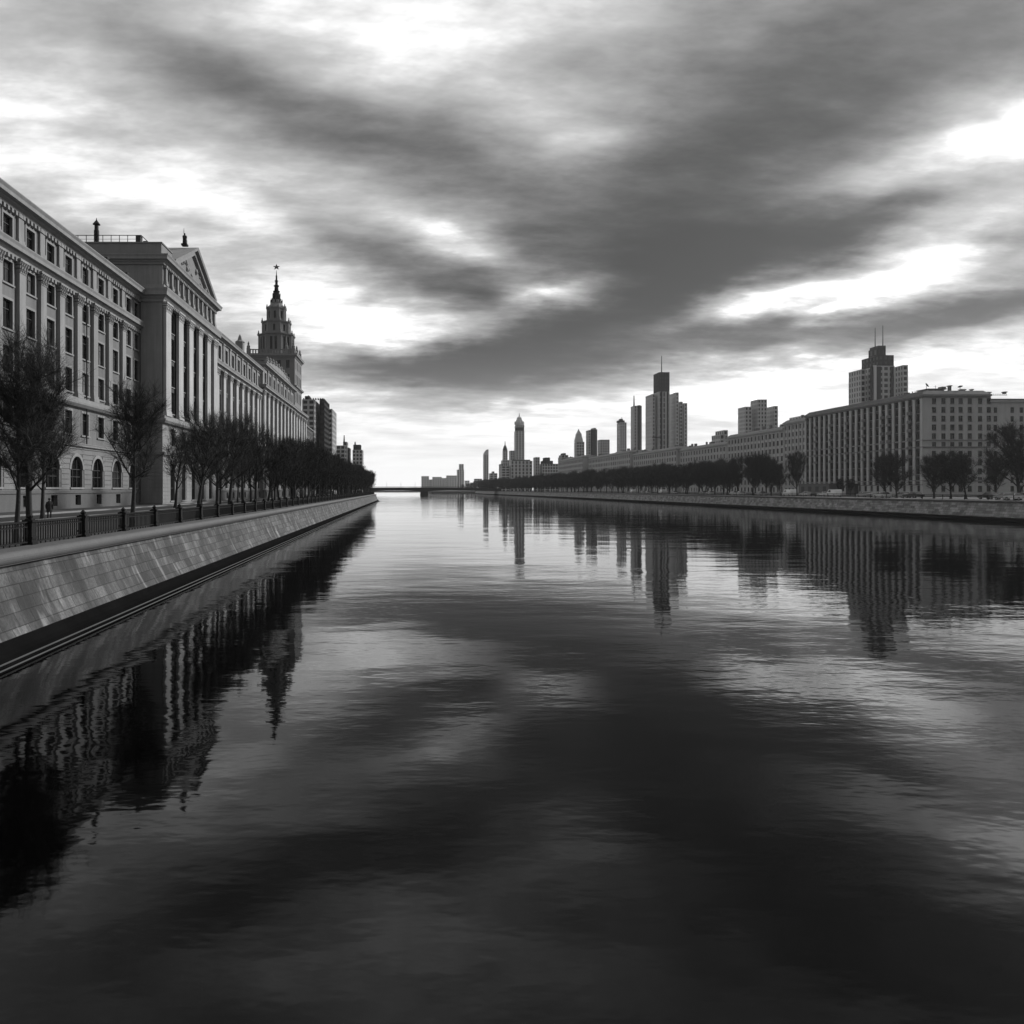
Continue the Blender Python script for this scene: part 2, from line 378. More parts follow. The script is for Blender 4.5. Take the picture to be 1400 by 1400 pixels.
# right bank: polygon strips out to the side
Q = offset_path(RP[:-3], -2.0); mb = MB()
for k in range(len(Q)-1):
    (x0, y0), (x1, y1) = Q[k], Q[k+1]
    mb.quad((x0, y0, RZ-.15), (x1, y1, RZ-.15), (1600, y1, RZ-.15), (1600, y0, RZ-.15))
tag(mb.build('right_bank_ground', ASPHALT), kind='structure')
mb = MB(); mb.box(-2600, 2600, 1700, 3000, -1, 2.2)
tag(mb.build('far_bank_ground', GROUND), kind='structure')
# left quay promenade, road kerbs and pavement (along the straight reach)
mb = MB(); mb.box(-29.6, -15.2, -80, 372, LZ-.3, LZ); mb.box(-45, -37.5, -80, 372, LZ-.3, LZ)
tag(mb.build('left_promenade', PAVING), kind='structure')
mb = MB(); mb.box(-29.95, -29.6, -80, 372, LZ-.3, LZ+.03); mb.box(-37.5, -37.15, -80, 372, LZ-.3, LZ+.03)
tag(mb.build('left_road_kerb', KERB), kind='structure')
mb = MB(); mb.box(111.6, 124.5, -80, 600, RZ-.3, RZ); mb.box(166, 176, -80, 600, RZ-.3, RZ)
tag(mb.build('right_promenade', ASPHALT), kind='structure')
mb = MB(); mb.box(124.5, 124.9, -80, 600, RZ-.3, RZ+.03); mb.box(165.6, 166, -80, 600, RZ-.3, RZ+.03)
tag(mb.build('right_road_kerb', KERB), kind='structure')

# river walls
def river_wall(name, label, P, side, top, faces, cop, wet, ledge, fm=WALLM):
    root = tag(empty(name, (P[0][0], 0, 0)), label, 'river wall')
    mb = MB(); sweep(mb, P, faces, side); mb.build('stone_face', fm, root)
    mb = MB(); sweep(mb, P, cop, side); mb.build('coping', COPING, root, smooth=True)
    mb = MB(); sweep(mb, P, wet, side); mb.build('wet_base', WET, root, smooth=True)
    mb = MB()
    for l in ledge: sweep(mb, P, l, side)
    mb.build('waterline_ledge', LEDGE, root)
    return root
def round_cop(d0, d1, z0, z1):
    pts = [(d0+.10, z0-.02), (d0, z0+.02)]
    h = z1-z0
    for k in range(0, 9):
        a = R(-60 + 150*k/8); r = h*.5
        pts.append((d0 + r*.75 - math.cos(a)*r*.9, z0 + h*.5 + math.sin(a)*r))
    pts += [(d1, z1), (d1, z0-.6)]
    return pts
river_wall('river_wall', 'long sloping granite river wall with rounded coping along the left quay', LP, 1, LZ,
    [(.80, .66), (1.26, 1.5), (1.62, 2.4), (1.90, 3.12)], round_cop(1.70, 3.0, 3.10, 3.60),
    [(-.17, -.3), (-.17, .05), (-.10, .085), (.02, .085), (.02, .18), (.10, .20), (.38, .25), (.58, .34), (.71, .48), (.80, .66)],
    [[(.01, .165), (.0, .185), (.02, .205), (.06, .205)], [(-.17, .055), (-.18, .07), (-.16, .088), (-.12, .088)]])
river_wall('river_wall', 'low granite river wall with a dark wet foot along the far right quay', RP, -1, RZ,
    [(.30, .80), (.7, 1.9), (1.2, 3.55)], round_cop(1.05, 2.6, 3.50, 3.92),
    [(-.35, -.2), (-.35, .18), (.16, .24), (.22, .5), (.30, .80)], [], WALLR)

# ------------------------------------------------------------------ cast iron railing, left quay
rail = tag(empty('iron_railing', (-16.35, 20, LZ)), 'black cast iron railing with square posts along the top of the left river wall', 'railing')
FX, SP = -16.35, 5.25
def post_mb():
    b = MB(); b.box(-.24, .24, -.24, .24, -.1, .16); b.box(-.17, .17, -.17, .17, .16, 1.02); b.box(-.21, .21, -.21, .21, .30, .40)
    b.box(-.23, .23, -.23, .23, 1.02, 1.12); b.box(-.15, .15, -.15, .15, 1.12, 1.17); b.lathe(0, 0, [(.05, 1.17), (.13, 1.22), (.14, 1.30), (.06, 1.38), (.01, 1.42)], 8)
    return b.mesh('railing_post', IRON)
def panel_mb():
    b = MB(); h = SP/2-.17
    b.box(-.035, .035, -h, h, .14, .20); b.box(-.03, .03, -h, h, .80, .84); b.box(-.045, .045, -h, h, 1.00, 1.06)
    n = 22
    for k in range(n):
        y = -h + (k+.5)*2*h/n
        b.box(-.022, .022, y-.022, y+.022, .0 if k % 2 else .20, 1.00)
        # small rings between the upper rails
        for a in range(8):
            t0, t1 = 2*math.pi*a/8, 2*math.pi*(a+1)/8; r = .065; yc, zc = y+h/n, .92
            b.tube((0, yc+r*math.cos(t0), zc+r*math.sin(t0)), (0, yc+r*math.cos(t1), zc+r*math.sin(t1)), .014, .014, 3)
    return b.mesh('railing_panel', IRON)
pm, qm = post_mb(), panel_mb()
for k in range(68):
    y = 21.3 + k*SP - 20
    link_mesh('post', pm, rail, (0, y, 0)); link_mesh('panel', qm, rail, (0, y+SP/2, 0))

# right quay railing (a distant thin one)
rr = tag(empty('quay_railing', (113.0, 60, RZ)), 'thin dark railing along the top of the right river wall', 'railing')
b = MB(); b.box(-.06, .06, -.06, .06, 0, 1.05); pm2 = b.mesh('railing_post', IRON)
b = MB(); b.box(-.04, .04, 0, 6, .98, 1.05); b.box(-.03, .03, 0, 6, .5, .55); b.box(-.03, .03, 0, 6, .12, .17)
for k in range(24): b.box(-.015, .015, k*.25+.1, k*.25+.13, .17, .98)
qm2 = b.mesh('railing_panel', IRON)
for k in range(64):
    link_mesh('post', pm2, rr, (0, k*6+40, 0)); link_mesh('panel', qm2, rr, (0, k*6+40, 0))

# ------------------------------------------------------------------ facade kit
class Fac:
    def __init__(s, ox, oy, ux, uy, nx, ny): s.o = (ox, oy); s.u = (ux, uy); s.n = (nx, ny); s.rz = math.atan2(-nx, ny)
    def p(s, a, d, z): return (s.o[0]+s.u[0]*a+s.n[0]*d, s.o[1]+s.u[1]*a+s.n[1]*d, z)
    def box(s, mb, a0, a1, d0, d1, z0, z1):
        mb.hexa([s.p(a0,d0,z0), s.p(a1,d0,z0), s.p(a1,d1,z0), s.p(a0,d1,z0), s.p(a0,d0,z1), s.p(a1,d0,z1), s.p(a1,d1,z1), s.p(a0,d1,z1)])
    def wall(s, mb, a0, a1, z0, z1, ops, depth=.4, d=0.0):
        """one band of wall with rectangular or arched openings (c, w, wz0, wz1, arch)"""
        ops = sorted(ops); cur = a0
        def q(b0, b1, y0, y1):
            if b1-b0 > 1e-4 and y1-y0 > 1e-4: mb.quad(s.p(b0,d,y0), s.p(b1,d,y0), s.p(b1,d,y1), s.p(b0,d,y1))
        for (c, wd, y0, y1, arch) in ops:
            l, r = c-wd/2, c+wd/2
            q(cur, l, z0, z1); q(l, r, z0, y0)
            ys = y1 - (wd/2 if arch else 0)
            mb.quad(s.p(l,d,y0), s.p(l,d-depth,y0), s.p(l,d-depth,ys), s.p(l,d,ys)); mb.quad(s.p(r,d,y0), s.p(r,d-depth,y0), s.p(r,d-depth,ys), s.p(r,d,ys))
            mb.quad(s.p(l,d,y0), s.p(r,d,y0), s.p(r,d-depth,y0), s.p(l,d-depth,y0))
            if arch:
                K = 10
                for k in range(K):
                    t0, t1 = math.pi*(1-k/K), math.pi*(1-(k+1)/K)
                    x0_, h0 = c+wd/2*math.cos(t0), ys+wd/2*math.sin(t0); x1_, h1 = c+wd/2*math.cos(t1), ys+wd/2*math.sin(t1)
                    mb.quad(s.p(x0_,d,h0), s.p(x1_,d,h1), s.p(x1_,d,z1), s.p(x0_,d,z1))
                    mb.quad(s.p(x0_,d,h0), s.p(x1_,d,h1), s.p(x1_,d-depth,h1), s.p(x0_,d-depth,h0))
            else:
                q(l, r, y1, z1)
                mb.quad(s.p(l,d,y1), s.p(r,d,y1), s.p(r,d-depth,y1), s.p(l,d-depth,y1))
            cur = r
        q(cur, a1, z0, z1)

_wc = {}
def window_meshes(w_, h_, kind, fm):
    key = (round(w_, 2), round(h_, 2), kind, fm.name)
    if key in _wc: return _wc[key]
    f = MB(); g = MB(); a = w_/2; dp = -.30
    t = .09
    if kind == 'arch':
        r = a; zs = h_-r; K = 10
        pts = [(a*1.0, zs)]
        arc = [(r*math.cos(math.pi*k/K), zs+r*math.sin(math.pi*k/K)) for k in range(K+1)]
        g.poly([(-a, dp-.04, 0), (a, dp-.04, 0)] + [(x, dp-.04, z) for (x, z) in arc])
        for k in range(K):
            (x0, z0), (x1, z1) = arc[k], arc[k+1]; q = (r-t*1.6)/r
            X0, Z0, X1, Z1 = x0*q, zs+(z0-zs)*q, x1*q, zs+(z1-zs)*q
            f.hexa([(x0,dp-.04,z0),(X0,dp-.04,Z0),(X0,dp+.08,Z0),(x0,dp+.08,z0),(x1,dp-.04,z1),(X1,dp-.04,Z1),(X1,dp+.08,Z1),(x1,dp+.08,z1)])
            # projecting archivolt round the head
            q2 = (r+.42)/r; Xa, Za, Xb, Zb = x0*q2, zs+(z0-zs)*q2, x1*q2, zs+(z1-zs)*q2
            f.mi = 1
            f.hexa([(x0,.0,z0),(Xa,.0,Za),(Xa,.11,Za),(x0,.11,z0),(x1,.0,z1),(Xb,.0,Zb),(Xb,.11,Zb),(x1,.11,z1)]); f.mi = 0
        f.box(-a, -a+t*1.6, dp-.04, dp+.08, 0, zs); f.box(a-t*1.6, a, dp-.04, dp+.08, 0, zs)
        for x in (-a*.36, a*.36): f.box(x-t/2, x+t/2, dp-.035, dp+.05, 0, zs+r*.86)
        for z in (h_*.34, zs): f.box(-a+.1, a-.1, dp-.03, dp+.045, z-t/2, z+t/2)
        f.mi = 1; f.box(-a-.25, a+.25, .0, .16, -.22, -.002); f.mi = 0
    else:
        g.quad((-a, dp-.04, 0), (a, dp-.04, 0), (a, dp-.04, h_), (-a, dp-.04, h_))
        f.box(-a, -a+t, dp-.04, dp+.06, 0, h_); f.box(a-t, a, dp-.04, dp+.06, 0, h_)
        f.box(-a+t, a-t, dp-.04, dp+.06, 0, t); f.box(-a+t, a-t, dp-.04, dp+.06, h_-t, h_)
        f.box(-.035, .035, dp-.035, dp+.04, t, h_-t); f.box(-a+t, -.035, dp-.035, dp+.035, h_*.68, h_*.68+.07); f.box(.035, a-t, dp-.035, dp+.035, h_*.68, h_*.68+.07)
        f.mi = 1
        if kind in ('framed', 'tall'):
            s_ = .24
            f.box(-a-s_, -a, .0, .075, -.05, h_+s_*1.15); f.box(a, a+s_, .0, .075, -.05, h_+s_*1.15); f.box(-a, a, .0, .075, h_, h_+s_*1.15)
            f.box(-a-s_-.06, a+s_+.06, .0, .19, -.24, -.052)
        elif kind == 'sill': f.box(-a-.12, a+.12, .0, .14, -.14, -.002)
        f.mi = 0
    r_ = (f.mesh('window', [FRAME, fm]), [g.mesh('pane', gm_) for gm_ in (GLASS, GLASS2, GLASS3)]); _wc[key] = r_; return r_

class Building:
    def __init__(s, name, label, cat, loc, trim=STONE_T, group=None):
        s.root = tag(empty(name, loc), label, cat, group); s.loc = Vector(loc); s.win = []; s.trim = trim; s.walls = MB()
    def band(s, F, a0, a1, z0, z1, cs, w_, y0, y1, kind='framed', d=0.0, mb=None):
        arch = kind == 'arch'
        F.wall(mb or s.walls, a0, a1, z0, z1, [(c, w_, y0, y1, arch) for c in cs], .4, d)
        for c in cs:
            p = F.p(c, d, y0); s.win.append((p, F.rz, w_, y1-y0, kind, F.n))
    def finish(s, wall_mat, limit=100):
        s.walls.build('wall', wall_mat, s.root)
        def size(t):
            p = Vector(t[0]); v = Vector((0, 0, CAMZ)) - p; D = v.length
            c = abs(v.x*t[5][0] + v.y*t[5][1])/D
            px = VX + p.x/max(p.y, 1)*1000
            return t[2]*t[3]*c/D/D * (1 if -30 < px < 1430 else .01)
        s.win.sort(key=size, reverse=True); rv = random.Random(len(s.win))
        def pick(): q = rv.random(); return 0 if q < .66 else 1 if q < .90 else 2
        for t in s.win[:limit]:
            fm, gm = window_meshes(t[2], t[3], t[4], s.trim)
            o = link_mesh('window', fm, s.root, Vector(t[0])-s.loc, t[1]); link_mesh('pane', gm[pick()], o)
        rest = s.win[limit:]
        if rest:
            mb = MB()
            for t in rest:
                fm, gm = window_meshes(t[2], t[3], t[4], s.trim); Mx = Matrix.Translation(Vector(t[0])-s.loc) @ Matrix.Rotation(t[1], 4, 'Z')
                gi = pick()
                for (me, off) in ((fm, 0), (gm[gi], 2+gi)):
                    n = len(mb.v); mb.v += [tuple(Mx @ v.co) for v in me.vertices]
                    for p in me.polygons: mb.f.append(tuple(n+i for i in p.vertices)); mb.m.append(p.material_index+off)
            tag(mb.build('window', [FRAME, s.trim, GLASS, GLASS2, GLASS3], s.root, rel=False), kind='stuff')
    def sweep(s, name, P, prof, m=None):
        """profile (outward, z) swept along a facade line; P runs so that outward is on the RIGHT"""
        mb = MB(); sweep(mb, P, prof, 1)
        for e in (0, -1):
            pts = [(*offset_path(P, d)[e], z) for (d, z) in prof]; mb.poly(pts)
        return mb.build(name, m or s.trim, s.root)

def cornice_prof(z0, z1, out):
    h = z1-z0
    return [(-.02, z0), (out*.22, z0), (out*.25, z0+h*.18), (out*.45, z0+h*.30), (out*.5, z0+h*.42), (out*.85, z0+h*.45), (out*.88, z0+h*.72), (out, z0+h*.92), (out, z1), (-.3, z1+.06)]
def dentils(b, F, a0, a1, z0, z1, step=.9, out=.35, name='dentils'):
    mb = MB(); n = int((a1-a0)/step)
    for k in range(n):
        a = a0+(k+.5)*(a1-a0)/n; F.box(mb, a-step*.24, a+step*.24, .01, out, z0, z1)
    mb.build(name, b.trim, b.root)
def pilaster_mesh(w_, z0, z1, out, m, cap=True, fl=True):
    mb = MB(); H = z1-z0; a = w_/2; ch = 1.5 if cap else .4
    mb.box(-a-.18, a+.18, 0, out+.14, 0, .5); mb.box(-a-.09, a+.09, 0, out+.07, .5, .85)
    mb.box(-a, a, 0, out, .85, H-ch)
    if cap:
        mb.box(-a-.05, a+.05, 0, out+.06, H-ch, H-ch+.12)
        for i in range(3):
            zz = H-ch+.12+i*.38; g = .05+.07*i
            mb.box(-a-g, a+g, 0, out+g, zz, zz+.30); 
            n = 4 - (i % 2)
            for k in range(n):
                x = -a - g + (k+.5)*(2*a+2*g)/n; mb.tube((x, out+g, zz+.05), (x, out+g+.16, zz+.34), .12, .05, 5, True)
        mb.box(-a-.30, a+.30, 0, out+.28, H-.26, H)
    else: mb.box(-a-.12, a+.12, 0, out+.1, H-.4, H)
    return mb.mesh('pilaster', m)
def pilasters(b, F, cs, w_, z0, z1, out, m, cap=True):
    me = pilaster_mesh(w_, z0, z1, out, m, cap)
    for c in cs: link_mesh('pilaster', me, b.root, Vector(F.p(c, .01, z0))-b.loc, F.rz)
def rustic(mb, F, a0, a1, z0, z1, arches, course=.62, out=.07):
    """stone courses with open joints, cut round the openings"""
    n = max(1, int((z1-z0)/course)); h = (z1-z0)/n
    for i in range(n):
        y0, y1 = z0+i*h, z0+(i+1)*h-.09; cur = a0; zm = y1
        for (c, wd, b0, b1, arch) in sorted(arches):
            if y1 < b0-.2 or y0 > b1+.45: continue
            half = wd/2+.43
            if arch:
                zs = b1-wd/2
                if y0 > zs: 
                    dz = y0-zs; rr_ = wd/2+.43
                    half = math.sqrt(max(0, rr_*rr_-dz*dz))+.02
                    if half < .1: continue
            F.box(mb, cur, c-half, .005, out, y0, y1); cur = c+half
        if a1-cur > .05: F.box(mb, cur, a1, .005, out, y0, y1)

# ------------------------------------------------------------------ left: long wing A
LX = -43.0
def wing(b, F, L, win, pil, pw, top, zs, arches, arch_w=3.0, ww=1.95, giant=False, belt=(31.5, 32.8), base=LZ):
    """zs: rows (wz0, wz1) from low to high, last is the attic"""
    W = b.walls
    ars = [(c, arch_w, 6.2, 10.2, True) for c in arches]
    bas = [(c, 1.6, 3.95, 5.3, False) for c in arches]
    b.band(F, 0, L, base, 5.9, arches, 1.6, 3.95, 5.3, 'plain')
    b.band(F, 0, L, 5.9, 11.9, arches, arch_w, 6.25, 10.3, 'arch')
    edges = [11.9] + [ (zs[i][1]+zs[i+1][0])/2 for i in range(len(zs)-1) ] + [top]
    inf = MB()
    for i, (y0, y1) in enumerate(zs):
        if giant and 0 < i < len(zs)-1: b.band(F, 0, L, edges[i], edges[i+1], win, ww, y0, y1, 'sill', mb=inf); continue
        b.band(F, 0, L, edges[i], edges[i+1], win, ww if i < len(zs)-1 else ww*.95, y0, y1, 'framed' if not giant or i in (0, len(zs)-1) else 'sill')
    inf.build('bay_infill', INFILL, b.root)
    r = MB(); rustic(r, F, 0, L, 6.0, 11.3, ars); r.build('stone_courses', STONE_D, b.root)
    mb = MB(); 
    cur = 0
    for c in sorted(arches):
        F.box(mb, cur, c-.8, .005, .22, base-.1, 5.5); F.box(mb, c-.8, c+.8, .005, .22, base-.1, 3.95); F.box(mb, c-.8, c+.8, .005, .22, 5.3, 5.5); cur = c+.8
    F.box(mb, cur, L, .005, .22, base-.1, 5.5); F.box(mb, 0, L, .005, .34, 5.5, 5.85)
    mb.build('plinth', BASEST, b.root)

A = Building('stone_palace', 'long pale stone palace wing with rows of square windows, nearest on the left bank', 'building', (LX-8, 84, LZ))
YA0, YA1 = 52.0, 118.0
FA = Fac(LX, YA0, 0, 1, 1, 0)
winA = [y-YA0 for y in (54.4, 59.3, 64.2, 69.1, 74.0, 78.9, 83.7, 88.4, 93.1, 98.0, 103.0, 108.1, 113.2, 116.6)]
YW = 0
arcA = [y-YA0 for y in (56.5, 63.0, 69.5, 76.0, 82.5, 89.0, 95.5, 102.0, 108.8, 115.3)]
ROWS = [(13.2, 16.1), (18.6, 21.5), (23.4, 26.5), (28.3, 30.7), (33.0, 35.6)]
wing(A, FA, YA1-YA0, winA, None, 1.5, 36.6, ROWS, arcA, 3.4)
pA = [(winA[i]+winA[i+1])/2 for i in range(len(winA)-2)]
pilasters(A, FA, pA, 1.35, 17.9, 31.4, .42, STONE)
me = pilaster_mesh(1.1, 32.9, 36.5, .26, STONE, False)
for c in pA: link_mesh('attic_pilaster', me, A.root, Vector(FA.p(c, .01, 32.85))-A.loc, FA.rz)
PA = [(LX, YA1), (LX, YA0)]
A.sweep('belt_cornice', PA, cornice_prof(31.45, 32.85, 1.0)); A.sweep('main_cornice', PA, cornice_prof(36.5, 37.9, 1.5), STONE_T)
A.sweep('balcony_band', PA, [(-.02, 16.6), (.45, 16.75), (.75, 17.1), (.78, 17.35), (.55, 17.4), (.55, 17.9), (-.02, 17.92)])
A.sweep('string_course', PA, cornice_prof(11.3, 12.0, .5))
dentils(A, FA, .2, YA1-YA0-.2, 31.0, 31.44, .8, .4); dentils(A, FA, .2, YA1-YA0-.2, 36.05, 36.49, .8, .4, 'cornice_brackets')
mb = MB(); mb.hexa([(LX+1.3, YA0, 37.9), (LX+1.3, YA1, 37.9), (-66, YA1, 37.9), (-66, YA0, 37.9), (LX+.6, YA0, 38.35), (LX+.6, YA1, 38.35), (-55, YA1, 40), (-55, YA0, 40)])
mb.build('roof', ROOF_L, A.root)
mb = MB(); mb.box(-66, LX-.45, YA0, YA1-.02, LZ-.2, 37.0)
for z in (5.9, ): pass
mb.build('inner_block', STONE_D, A.root)
mb = MB(); FA.box(mb, 0, .3, -.44, -.01, LZ-.2, 36.5); mb.build('end_wall', STONE, A.root)
# small roof turret vents
mb = MB()
for y in (112.5, 105.0): mb.box(LX-.4, LX+.1, y, y+.5, 38.2, 39.2); mb.box(LX-.5, LX+.2, y-.1, y+.6, 39.2, 39.35)
mb.build('roof_vents', ROOF, A.root)
mb = MB()
for y in (99.2,): mb.tube((LX+.28, y-1.3, 12.0), (LX+.28, y-1.3, 36.2), .09, .09, 6)
mb.tube((LX+.3, 117.5, 4.0), (LX+.3, 117.5, 36.2), .09, .09, 6)
mb.build('drainpipe', ROOF, A.root)
A.finish(STONE_A)

# ------------------------------------------------------------------ left: pedimented pavilion B
BX = -39.2; YB0, YB1 = 117.8, 150.0
B = Building('pedimented_pavilion', 'tall projecting stone pavilion with giant pilasters, triangular pediment and a roof statue', 'building', (BX-8, 134, LZ))
FB = Fac(BX, YB0, 0, 1, 1, 0); LB = YB1-YB0
wB = [5.15, 11.2, 17.2, 23.2, 28.9]
B.band(FB, 0, LB, LZ, 11.9, wB, 2.3, 4.1, 10.3, 'arch')
B.band(FB, 0, LB, 11.9, 17.4, wB, 1.8, 13.2, 16.1)
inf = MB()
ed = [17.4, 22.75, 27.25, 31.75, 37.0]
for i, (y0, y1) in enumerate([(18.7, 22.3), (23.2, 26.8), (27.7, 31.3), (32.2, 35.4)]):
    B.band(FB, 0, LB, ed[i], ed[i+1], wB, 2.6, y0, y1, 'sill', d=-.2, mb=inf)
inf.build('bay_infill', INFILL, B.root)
wB2 = [2.6+3.0*k for k in range(10)]
att = MB(); B.band(FB, 0, LB, 37.0, 42.4, wB2, 1.35, 39.3, 41.7, 'plain', mb=att); att.build('attic_wall', STONE_A, B.root)
me = pilaster_mesh(.75, 39.0, 42.3, .35, STONE, False)
for k in range(11): link_mesh('attic_pilaster', me, B.root, Vector(FB.p(1.1+3.0*k, .01, 39.0))-B.loc, FB.rz)
pilasters(B, FB, [1.55, 8.2, 14.2, 20.2, 26.1, 31.0], 2.5, 17.9, 36.3, .5, PALE)
# corner pier is plain and broad
S = (LX-24); PBt = [(LX-12, YB1), (BX, YB1), (BX, YB0), (LX-22, YB0)]
B.sweep('belt_cornice', PBt, cornice_prof(36.2, 38.3, 1.2)); B.sweep('main_cornice', PBt, cornice_prof(42.2, 43.6, 1.3))
B.sweep('balcony_band', PBt, [(-.02, 16.6), (.5, 16.75), (.75, 17.1), (.75, 17.4), (.5, 17.45), (.5, 17.9), (-.02, 17.92)])
B.sweep('string_course', PBt, cornice_prof(11.3, 12.0, .5)); B.sweep('attic_base', PBt, [(-.02, 38.3), (.35, 38.32), (.35, 38.95), (-.02, 39.0)])
dentils(B, FB, .2, LB-.2, 35.8, 36.19, .8, .75); dentils(B, FB, .2, LB-.2, 41.8, 42.19, .8, .55, 'cornice_brackets')
FS = Fac(BX, YB0, -1, 0, 0, -1)          # side face towards the viewer
mb = B.walls
FS.wall(mb, 0, 24, LZ, 42.3, [])
FN = Fac(BX, YB1, -1, 0, 0, 1); FN.wall(mb, 0, 14, LZ, 42.3, [])
r = MB(); rustic(r, FB, 0, LB, 3.8, 11.3, [(c, 2.3, 4.1, 10.3, True) for c in wB]); rustic(r, FS, -.07, 3.9, 3.8, 11.3, []); r.build('stone_courses', STONE, B.root)
mb = MB(); mb.box(LX-24, BX-.56, YB0+.05, YB1-.05, LZ-.2, 42.1); mb.build('inner_block', STONE_D, B.root)
mb = MB(); mb.box(LX-22, BX-.5, YB0+.25, YB1-.4, 43.6, 43.75); mb.build('roof', ROOF, B.root)
# parapet block behind the cornice
mb = MB(); mb.box(LX-18, BX-.35, YB0+.5, 123.6, 43.64, 45.8); mb.box(LX-18.15, BX-.2, YB0+.35, 123.75, 45.8, 46.0); mb.build('parapet', STONE_D, B.root)
# pediment
mb = MB(); y0, y1, ym, zb, za = 121.6, 148.0, 134.8, 43.75, 50.0
mb.poly([(BX-.2, y0+1.2, zb), (BX-.2, y1-1.2, zb), (BX-.2, ym, za-.9)]); mb.build('tympanum', STONE_D, B.root)
mb = MB()
for (ya, yb) in ((y0, ym), (y1, ym)):
    mb.hexa([(BX-4.6, ya, zb), (BX+.9, ya, zb), (BX+.9, yb, za), (BX-4.6, yb, za), (BX-4.6, ya, zb+.5), (BX+1.0, ya, zb+.5), (BX+1.0, yb, za+.55), (BX-4.6, yb, za+.55)])
    ya2 = ya + (1.9 if ya < yb else -1.9)
    mb.hexa([(BX-.3, ya2, zb), (BX+.35, ya2, zb), (BX+.35, yb, za-.85), (BX-.3, yb, za-.85), (BX-.3, ya2, zb+.75), (BX+.35, ya2, zb+.75), (BX+.35, yb, za-.02), (BX-.3, yb, za-.02)])
mb.build('pediment', STONE_T, B.root)
mb = MB(); mb.poly([(BX-4.5, y0+.6, zb), (BX-4.5, y1-.6, zb), (BX-4.5, ym, za)]); mb.build('pediment_back', STONE_D, B.root)
random.seed(5); mb = MB()      # relief in the tympanum
for k in range(26):
    yy = random.uniform(y0+4, y1-4); hmax = (za-1.4-zb)*(1-abs(yy-ym)/(ym-y0)); 
    if hmax < .8: continue
    zz = zb+random.uniform(.35, hmax-.2); r_ = random.uniform(.25, .55)
    mb.lathe(BX-.2, yy, [(.02, zz-r_*1.3), (r_*.8, zz-r_*.6), (r_, zz), (r_*.6, zz+r_*.9), (.02, zz+r_*1.3)], 7, False)
mb.build('relief', STONE, B.root, smooth=True)
# roof statue: standing draped figure with a raised arm
def statue(parent, x, y, z, s, m, arm=True):
    mb = MB()
    mb.box(x-.55*s, x+.55*s, y-.55*s, y+.55*s, z, z+.35*s)
    z += .35*s
    mb.lathe(x, y, [(.46*s, z), (.42*s, z+.5*s), (.40*s, z+1.05*s), (.46*s, z+1.35*s), (.42*s, z+1.58*s), (.10*s, z+1.72*s), (.09*s, z+1.78*s), (.15*s, z+1.88*s), (.15*s, z+2.0*s), (.06*s, z+2.1*s)], 10)
    mb.tube((x, y-.30*s, z+1.55*s), (x+.1*s, y-.48*s, z+1.05*s), .11*s, .08*s, 6, True)
    if arm: mb.tube((x, y-.22*s, z+1.55*s), (x, y-.55*s, z+2.05*s), .10*s, .07*s, 6, True); mb.tube((x, y-.55*s, z+2.05*s), (x, y-.5*s, z+2.9*s), .06*s, .03*s, 5, True)
    mb.tube((x, y+.30*s, z+1.55*s), (x-.1*s, y+.5*s, z+.95*s), .11*s, .08*s, 6, True)
    mb.box(x-.3*s, x+.3*s, y+.15*s, y+.62*s, z+.0*s, z+.9*s)
    mb.build('statue', m, parent, smooth=False)
statue(B.root, BX-1.2, ym-1.2, za+.45, .95, IRON)
# railing and iron vent on the flat roof
mb = MB(); ry = YB0+1.4
x0, x1 = PX(84, ry), PX(193, ry)
mb.box(x0, x1, ry-.04, ry+.04, 47.35, 47.45); mb.box(x0, x1, ry-.03, ry+.03, 46.75, 46.80)
k = 0
while x0+k*1.35 < x1: mb.box(x0+k*1.35-.04, x0+k*1.35+.04, ry-.05, ry+.05, 46.0, 47.4); k += 1
mb.box(x1-.04, x1+.04, ry, ry+8, 47.35, 47.45)
mb.build('roof_railing', IRON, B.root)
mb = MB(); mb.box(x1-.9, x1-.2, ry+.2, ry+1.2, 46.0, 47.5); mb.box(x1-6, x1-2.2, ry+1, ry+3, 46.0, 46.6); mb.box(PX(198, ry)-.3, PX(198, ry)+.3, ry, ry+.6, 46.0, 46.5)
mb.build('roof_hatch', ROOF, B.root)
mb = MB(); mb.lathe(PX(129.5, ry), ry+.7, [(.42, 46.0), (.42, 48.4), (.34, 48.5), (.32, 49.3), (.62, 49.4), (.10, 50.1), (.03, 50.5)], 10); mb.build('chimney', IRON, B.root)
B.finish(STONE)

# ------------------------------------------------------------------ left: wing C, wing D, curved block E
CX, YC0, YC1 = -40.5, 150.0, 203.0
C = Building('stone_wing', 'stone wing with close pilasters and dark window strips beyond the pedimented pavilion', 'building', (CX-8, 176, LZ))
FC = Fac(CX, YC0, 0, 1, 1, 0); LC = YC1-YC0
wC = [.0+3.2+6.1*k-.0 for k in range(9)]; wC = [2.9+6.05*k for k in range(9)]; pC = [5.95+6.05*k for k in range(8)]
RC = [(13.2, 16.1), (18.6, 22.2), (23.1, 26.7), (27.6, 30.9), (34.3, 37.2)]
wing(C, FC, LC, wC, None, 2.2, 38.3, RC, wC, 2.6, 2.0, True, (32.2, 33.5))
pilasters(C, FC, pC+[.9, LC-.9], 2.1, 17.9, 32.0, .45, PALE)
me = pilaster_mesh(1.3, 33.6, 38.2, .25, STONE, False)
for c in pC: link_mesh('attic_pilaster', me, C.root, Vector(FC.p(c, .01, 33.6))-C.loc, FC.rz)
PC_ = [(CX, YC1), (CX, YC0)]
C.sweep('belt_cornice', PC_, cornice_prof(32.1, 33.5, 1.0)); C.sweep('main_cornice', PC_, cornice_prof(38.1, 39.4, 1.3))
